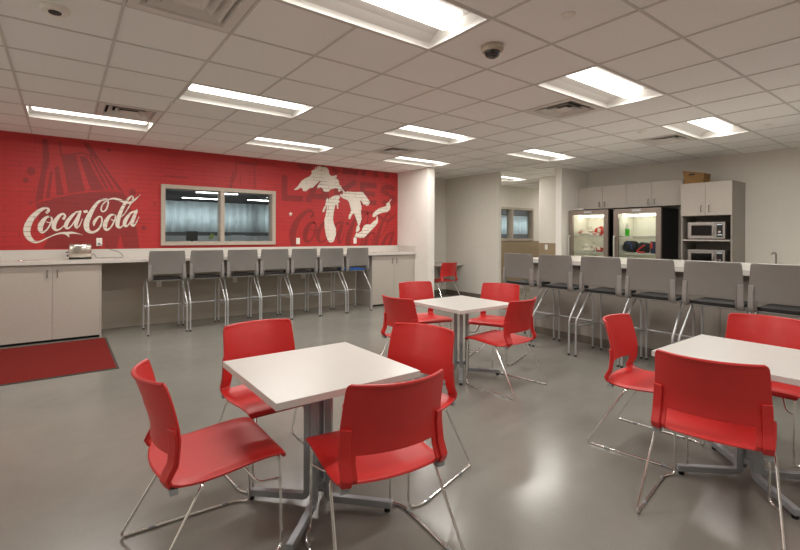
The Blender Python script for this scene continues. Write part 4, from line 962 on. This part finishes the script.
put('cooler_tote', 'navy soft-sided box bag with red corner on the lower cooler shelf', 'bag', [('box_body', bx(B(), 8.42, 8.60, 3.58, 3.74, Z2, Z2+.20, .015), 'bag_navy'), ('red_corner', bx(B(), 8.412, 8.4195, 3.70, 3.74, Z2+.09, Z2+.195, .002), 'bag_red'), ('zip_lid', bx(B(), 8.415, 8.605, 3.575, 3.745, Z2+.201, Z2+.215, .006), 'bag_navy')])
put('crumpled_paper', 'crumpled white paper lying on top of the narrower cooler', 'paper', [('sheet', blob(B(), 8.34, 5.06, 1.9055, .07, .12, .022, 15, .3), 'paper')])
t = thing('wicker_basket', 'brown woven basket on top of the tall microwave cabinet', 'basket', (8.53, 3.045, 2.2805), 0)
bm = B(); x, y = .145, .155
outer = [(-x, -y), (x, -y), (x, y), (-x, y)]
def ringv(k, z): return [bm.verts.new((px*k, py*k, z*(1 if z < .1 else .86+.14*py/y))) for px, py in outer]
r0, r1, r2, r3 = ringv(.9, 0), ringv(1.0, .215), ringv(.93, .215), ringv(.84, .012)
for A, Bq in ((r0, r1), (r1, r2), (r2, r3)):
    for k in range(4): bm.faces.new((A[k], A[(k+1) % 4], Bq[(k+1) % 4], Bq[k]))
bm.faces.new(r0[::-1]); bm.faces.new(r3)
finish('basket_body', bm, M['wicker'], t)
bm = B(); tube(bm, [(-x, -y, .155), (x, -y, .155), (x, y, .215), (-x, y, .215), (-x, -y, .155)], .008, 6); finish('rim', bm, M['wicker'], t, True)
bm = B(); bx(bm, -x*.985-.001, -x*.97, -.02, .07, .14, .165); finish('hand_hole', bm, M['toe'], t)

def microwave(z, label):
    t = thing('microwave_oven', label, 'microwave', (FX+.035, 2.85, z), 0, 'steel microwaves in the tall cabinet')
    w, h, d = .265, .285, .40
    box('case', .012, d, -w, w, .012, h, M['brushed'], t, .005)
    dr = box('door', -.008, .0115, -w+.14, w, .014, h-.002, M['brushed'], t, .004)
    box('window', -.0105, -.0082, -w+.18, w-.055, .062, h-.052, M['dark_glass'], dr, .0008)
    bm = B(); tube(bm, fillet([(-.008, -w+.158, .075), (-.038, -w+.158, .085), (-.038, -w+.158, .20), (-.008, -w+.158, .215)], .02, 4), .008, 8); finish('handle', bm, M['chrome'], dr, True)
    p = box('control_panel', -.008, .0115, -w, -w+.137, .014, h-.002, M['brushed'], t, .004)
    box('keypad', -.0095, -.0082, -w+.03, -w+.115, .04, h-.028, M['black_plastic'], p)
    box('display', -.0105, -.0096, -w+.036, -w+.109, h-.05, h-.036, M['teal'], p); box('display', -.0105, -.0096, -w+.04, -w+.10, .07, .085, M['teal'], p)
    finish('dial', lathe(B(), [(.02, -.0096), (.02, -.022), (.016, -.026)], 0, -w+.073, .125, 18, 'x'), M['chrome'], p, True)
    for y in (-w+.04, w-.04):
        for x in (.04, d-.04): finish('foot', lathe(B(), [(.014, 0), (.014, .0115)], x, y, 0, 10), M['black_plastic'], t)
    return t
microwave(1.3505, 'steel microwave on the upper shelf of the tall cabinet')
microwave(.8955, 'steel microwave on the lower shelf, half hidden by the bar top')

# sink run below the faucet, hidden behind the bar
t = thing('sink_cabinet', 'low sink cabinet along the kitchen wall behind the bar', 'cabinet', (0, 0, 0))
box('carcass', 8.34, XK-.004, .12, 2.46, .0, .868, M['laminate_dark'], t)
box('worktop', 8.31, XK-.003, .11, 2.47, .87, .91, M['counter'], t, .003)
t = thing('faucet', 'slim brushed steel faucet rising behind the bar top', 'faucet', (8.66, 2.02, .9105))
bm = B(); tube(bm, fillet([(0, 0, .0), (0, 0, .245), (-.06, .03, .245), (-.075, .04, .215)], .03, 6), .013, 10); finish('spout', bm, M['brushed'], t, True)
finish('base', lathe(B(), [(.028, 0), (.027, .02), (.018, .03)], 0, 0, 0, 16), M['brushed'], t, True)
bm = B(); tube(bm, [(.0, -.012, .07), (.0, -.06, .095)], .006, 8); finish('lever', bm, M['brushed'], t, True)

# ------------------------------------------------------------------ camera, world
cam_d = bpy.data.cameras.new('camera'); cam = bpy.data.objects.new('camera', cam_d); C.objects.link(cam)
F, V0, ROLL = 449.0, 235.24, .00416
TH = math.atan((400-62.7)/449.0)
cam_d.sensor_fit = 'HORIZONTAL'; cam_d.sensor_width = 36; cam_d.lens = 36*F/800
cam_d.shift_y = -(275-V0)/800
cam_d.clip_start = .05
fwd = Vector((math.sin(TH), math.cos(TH), 0)); right = Vector((math.cos(TH), -math.sin(TH), 0)); up = Vector((0, 0, 1))
r2 = right*math.cos(ROLL)+up*math.sin(ROLL); u2 = up*math.cos(ROLL)-right*math.sin(ROLL)
mtx = Matrix((r2, u2, -fwd)).transposed().to_4x4(); mtx.translation = Vector((0, 0, 1.40))
cam.matrix_world = mtx
sc = bpy.context.scene; sc.camera = cam
w = bpy.data.worlds.new('world'); sc.world = w; w.use_nodes = True
w.node_tree.nodes['Background'].inputs['Color'].default_value = (.88, .95, 1, 1); w.node_tree.nodes['Background'].inputs['Strength'].default_value = 5.5
sc.view_settings.view_transform = 'Standard'; sc.view_settings.look = 'None'; sc.view_settings.gamma = 1; sc.view_settings.use_curve_mapping = False
sc.view_settings.exposure = 0.0
sc.cycles.max_bounces = 10; sc.cycles.diffuse_bounces = 6; sc.cycles.transparent_max_bounces = 12; sc.cycles.sample_clamp_indirect = 6
sc.cycles.use_denoising = True
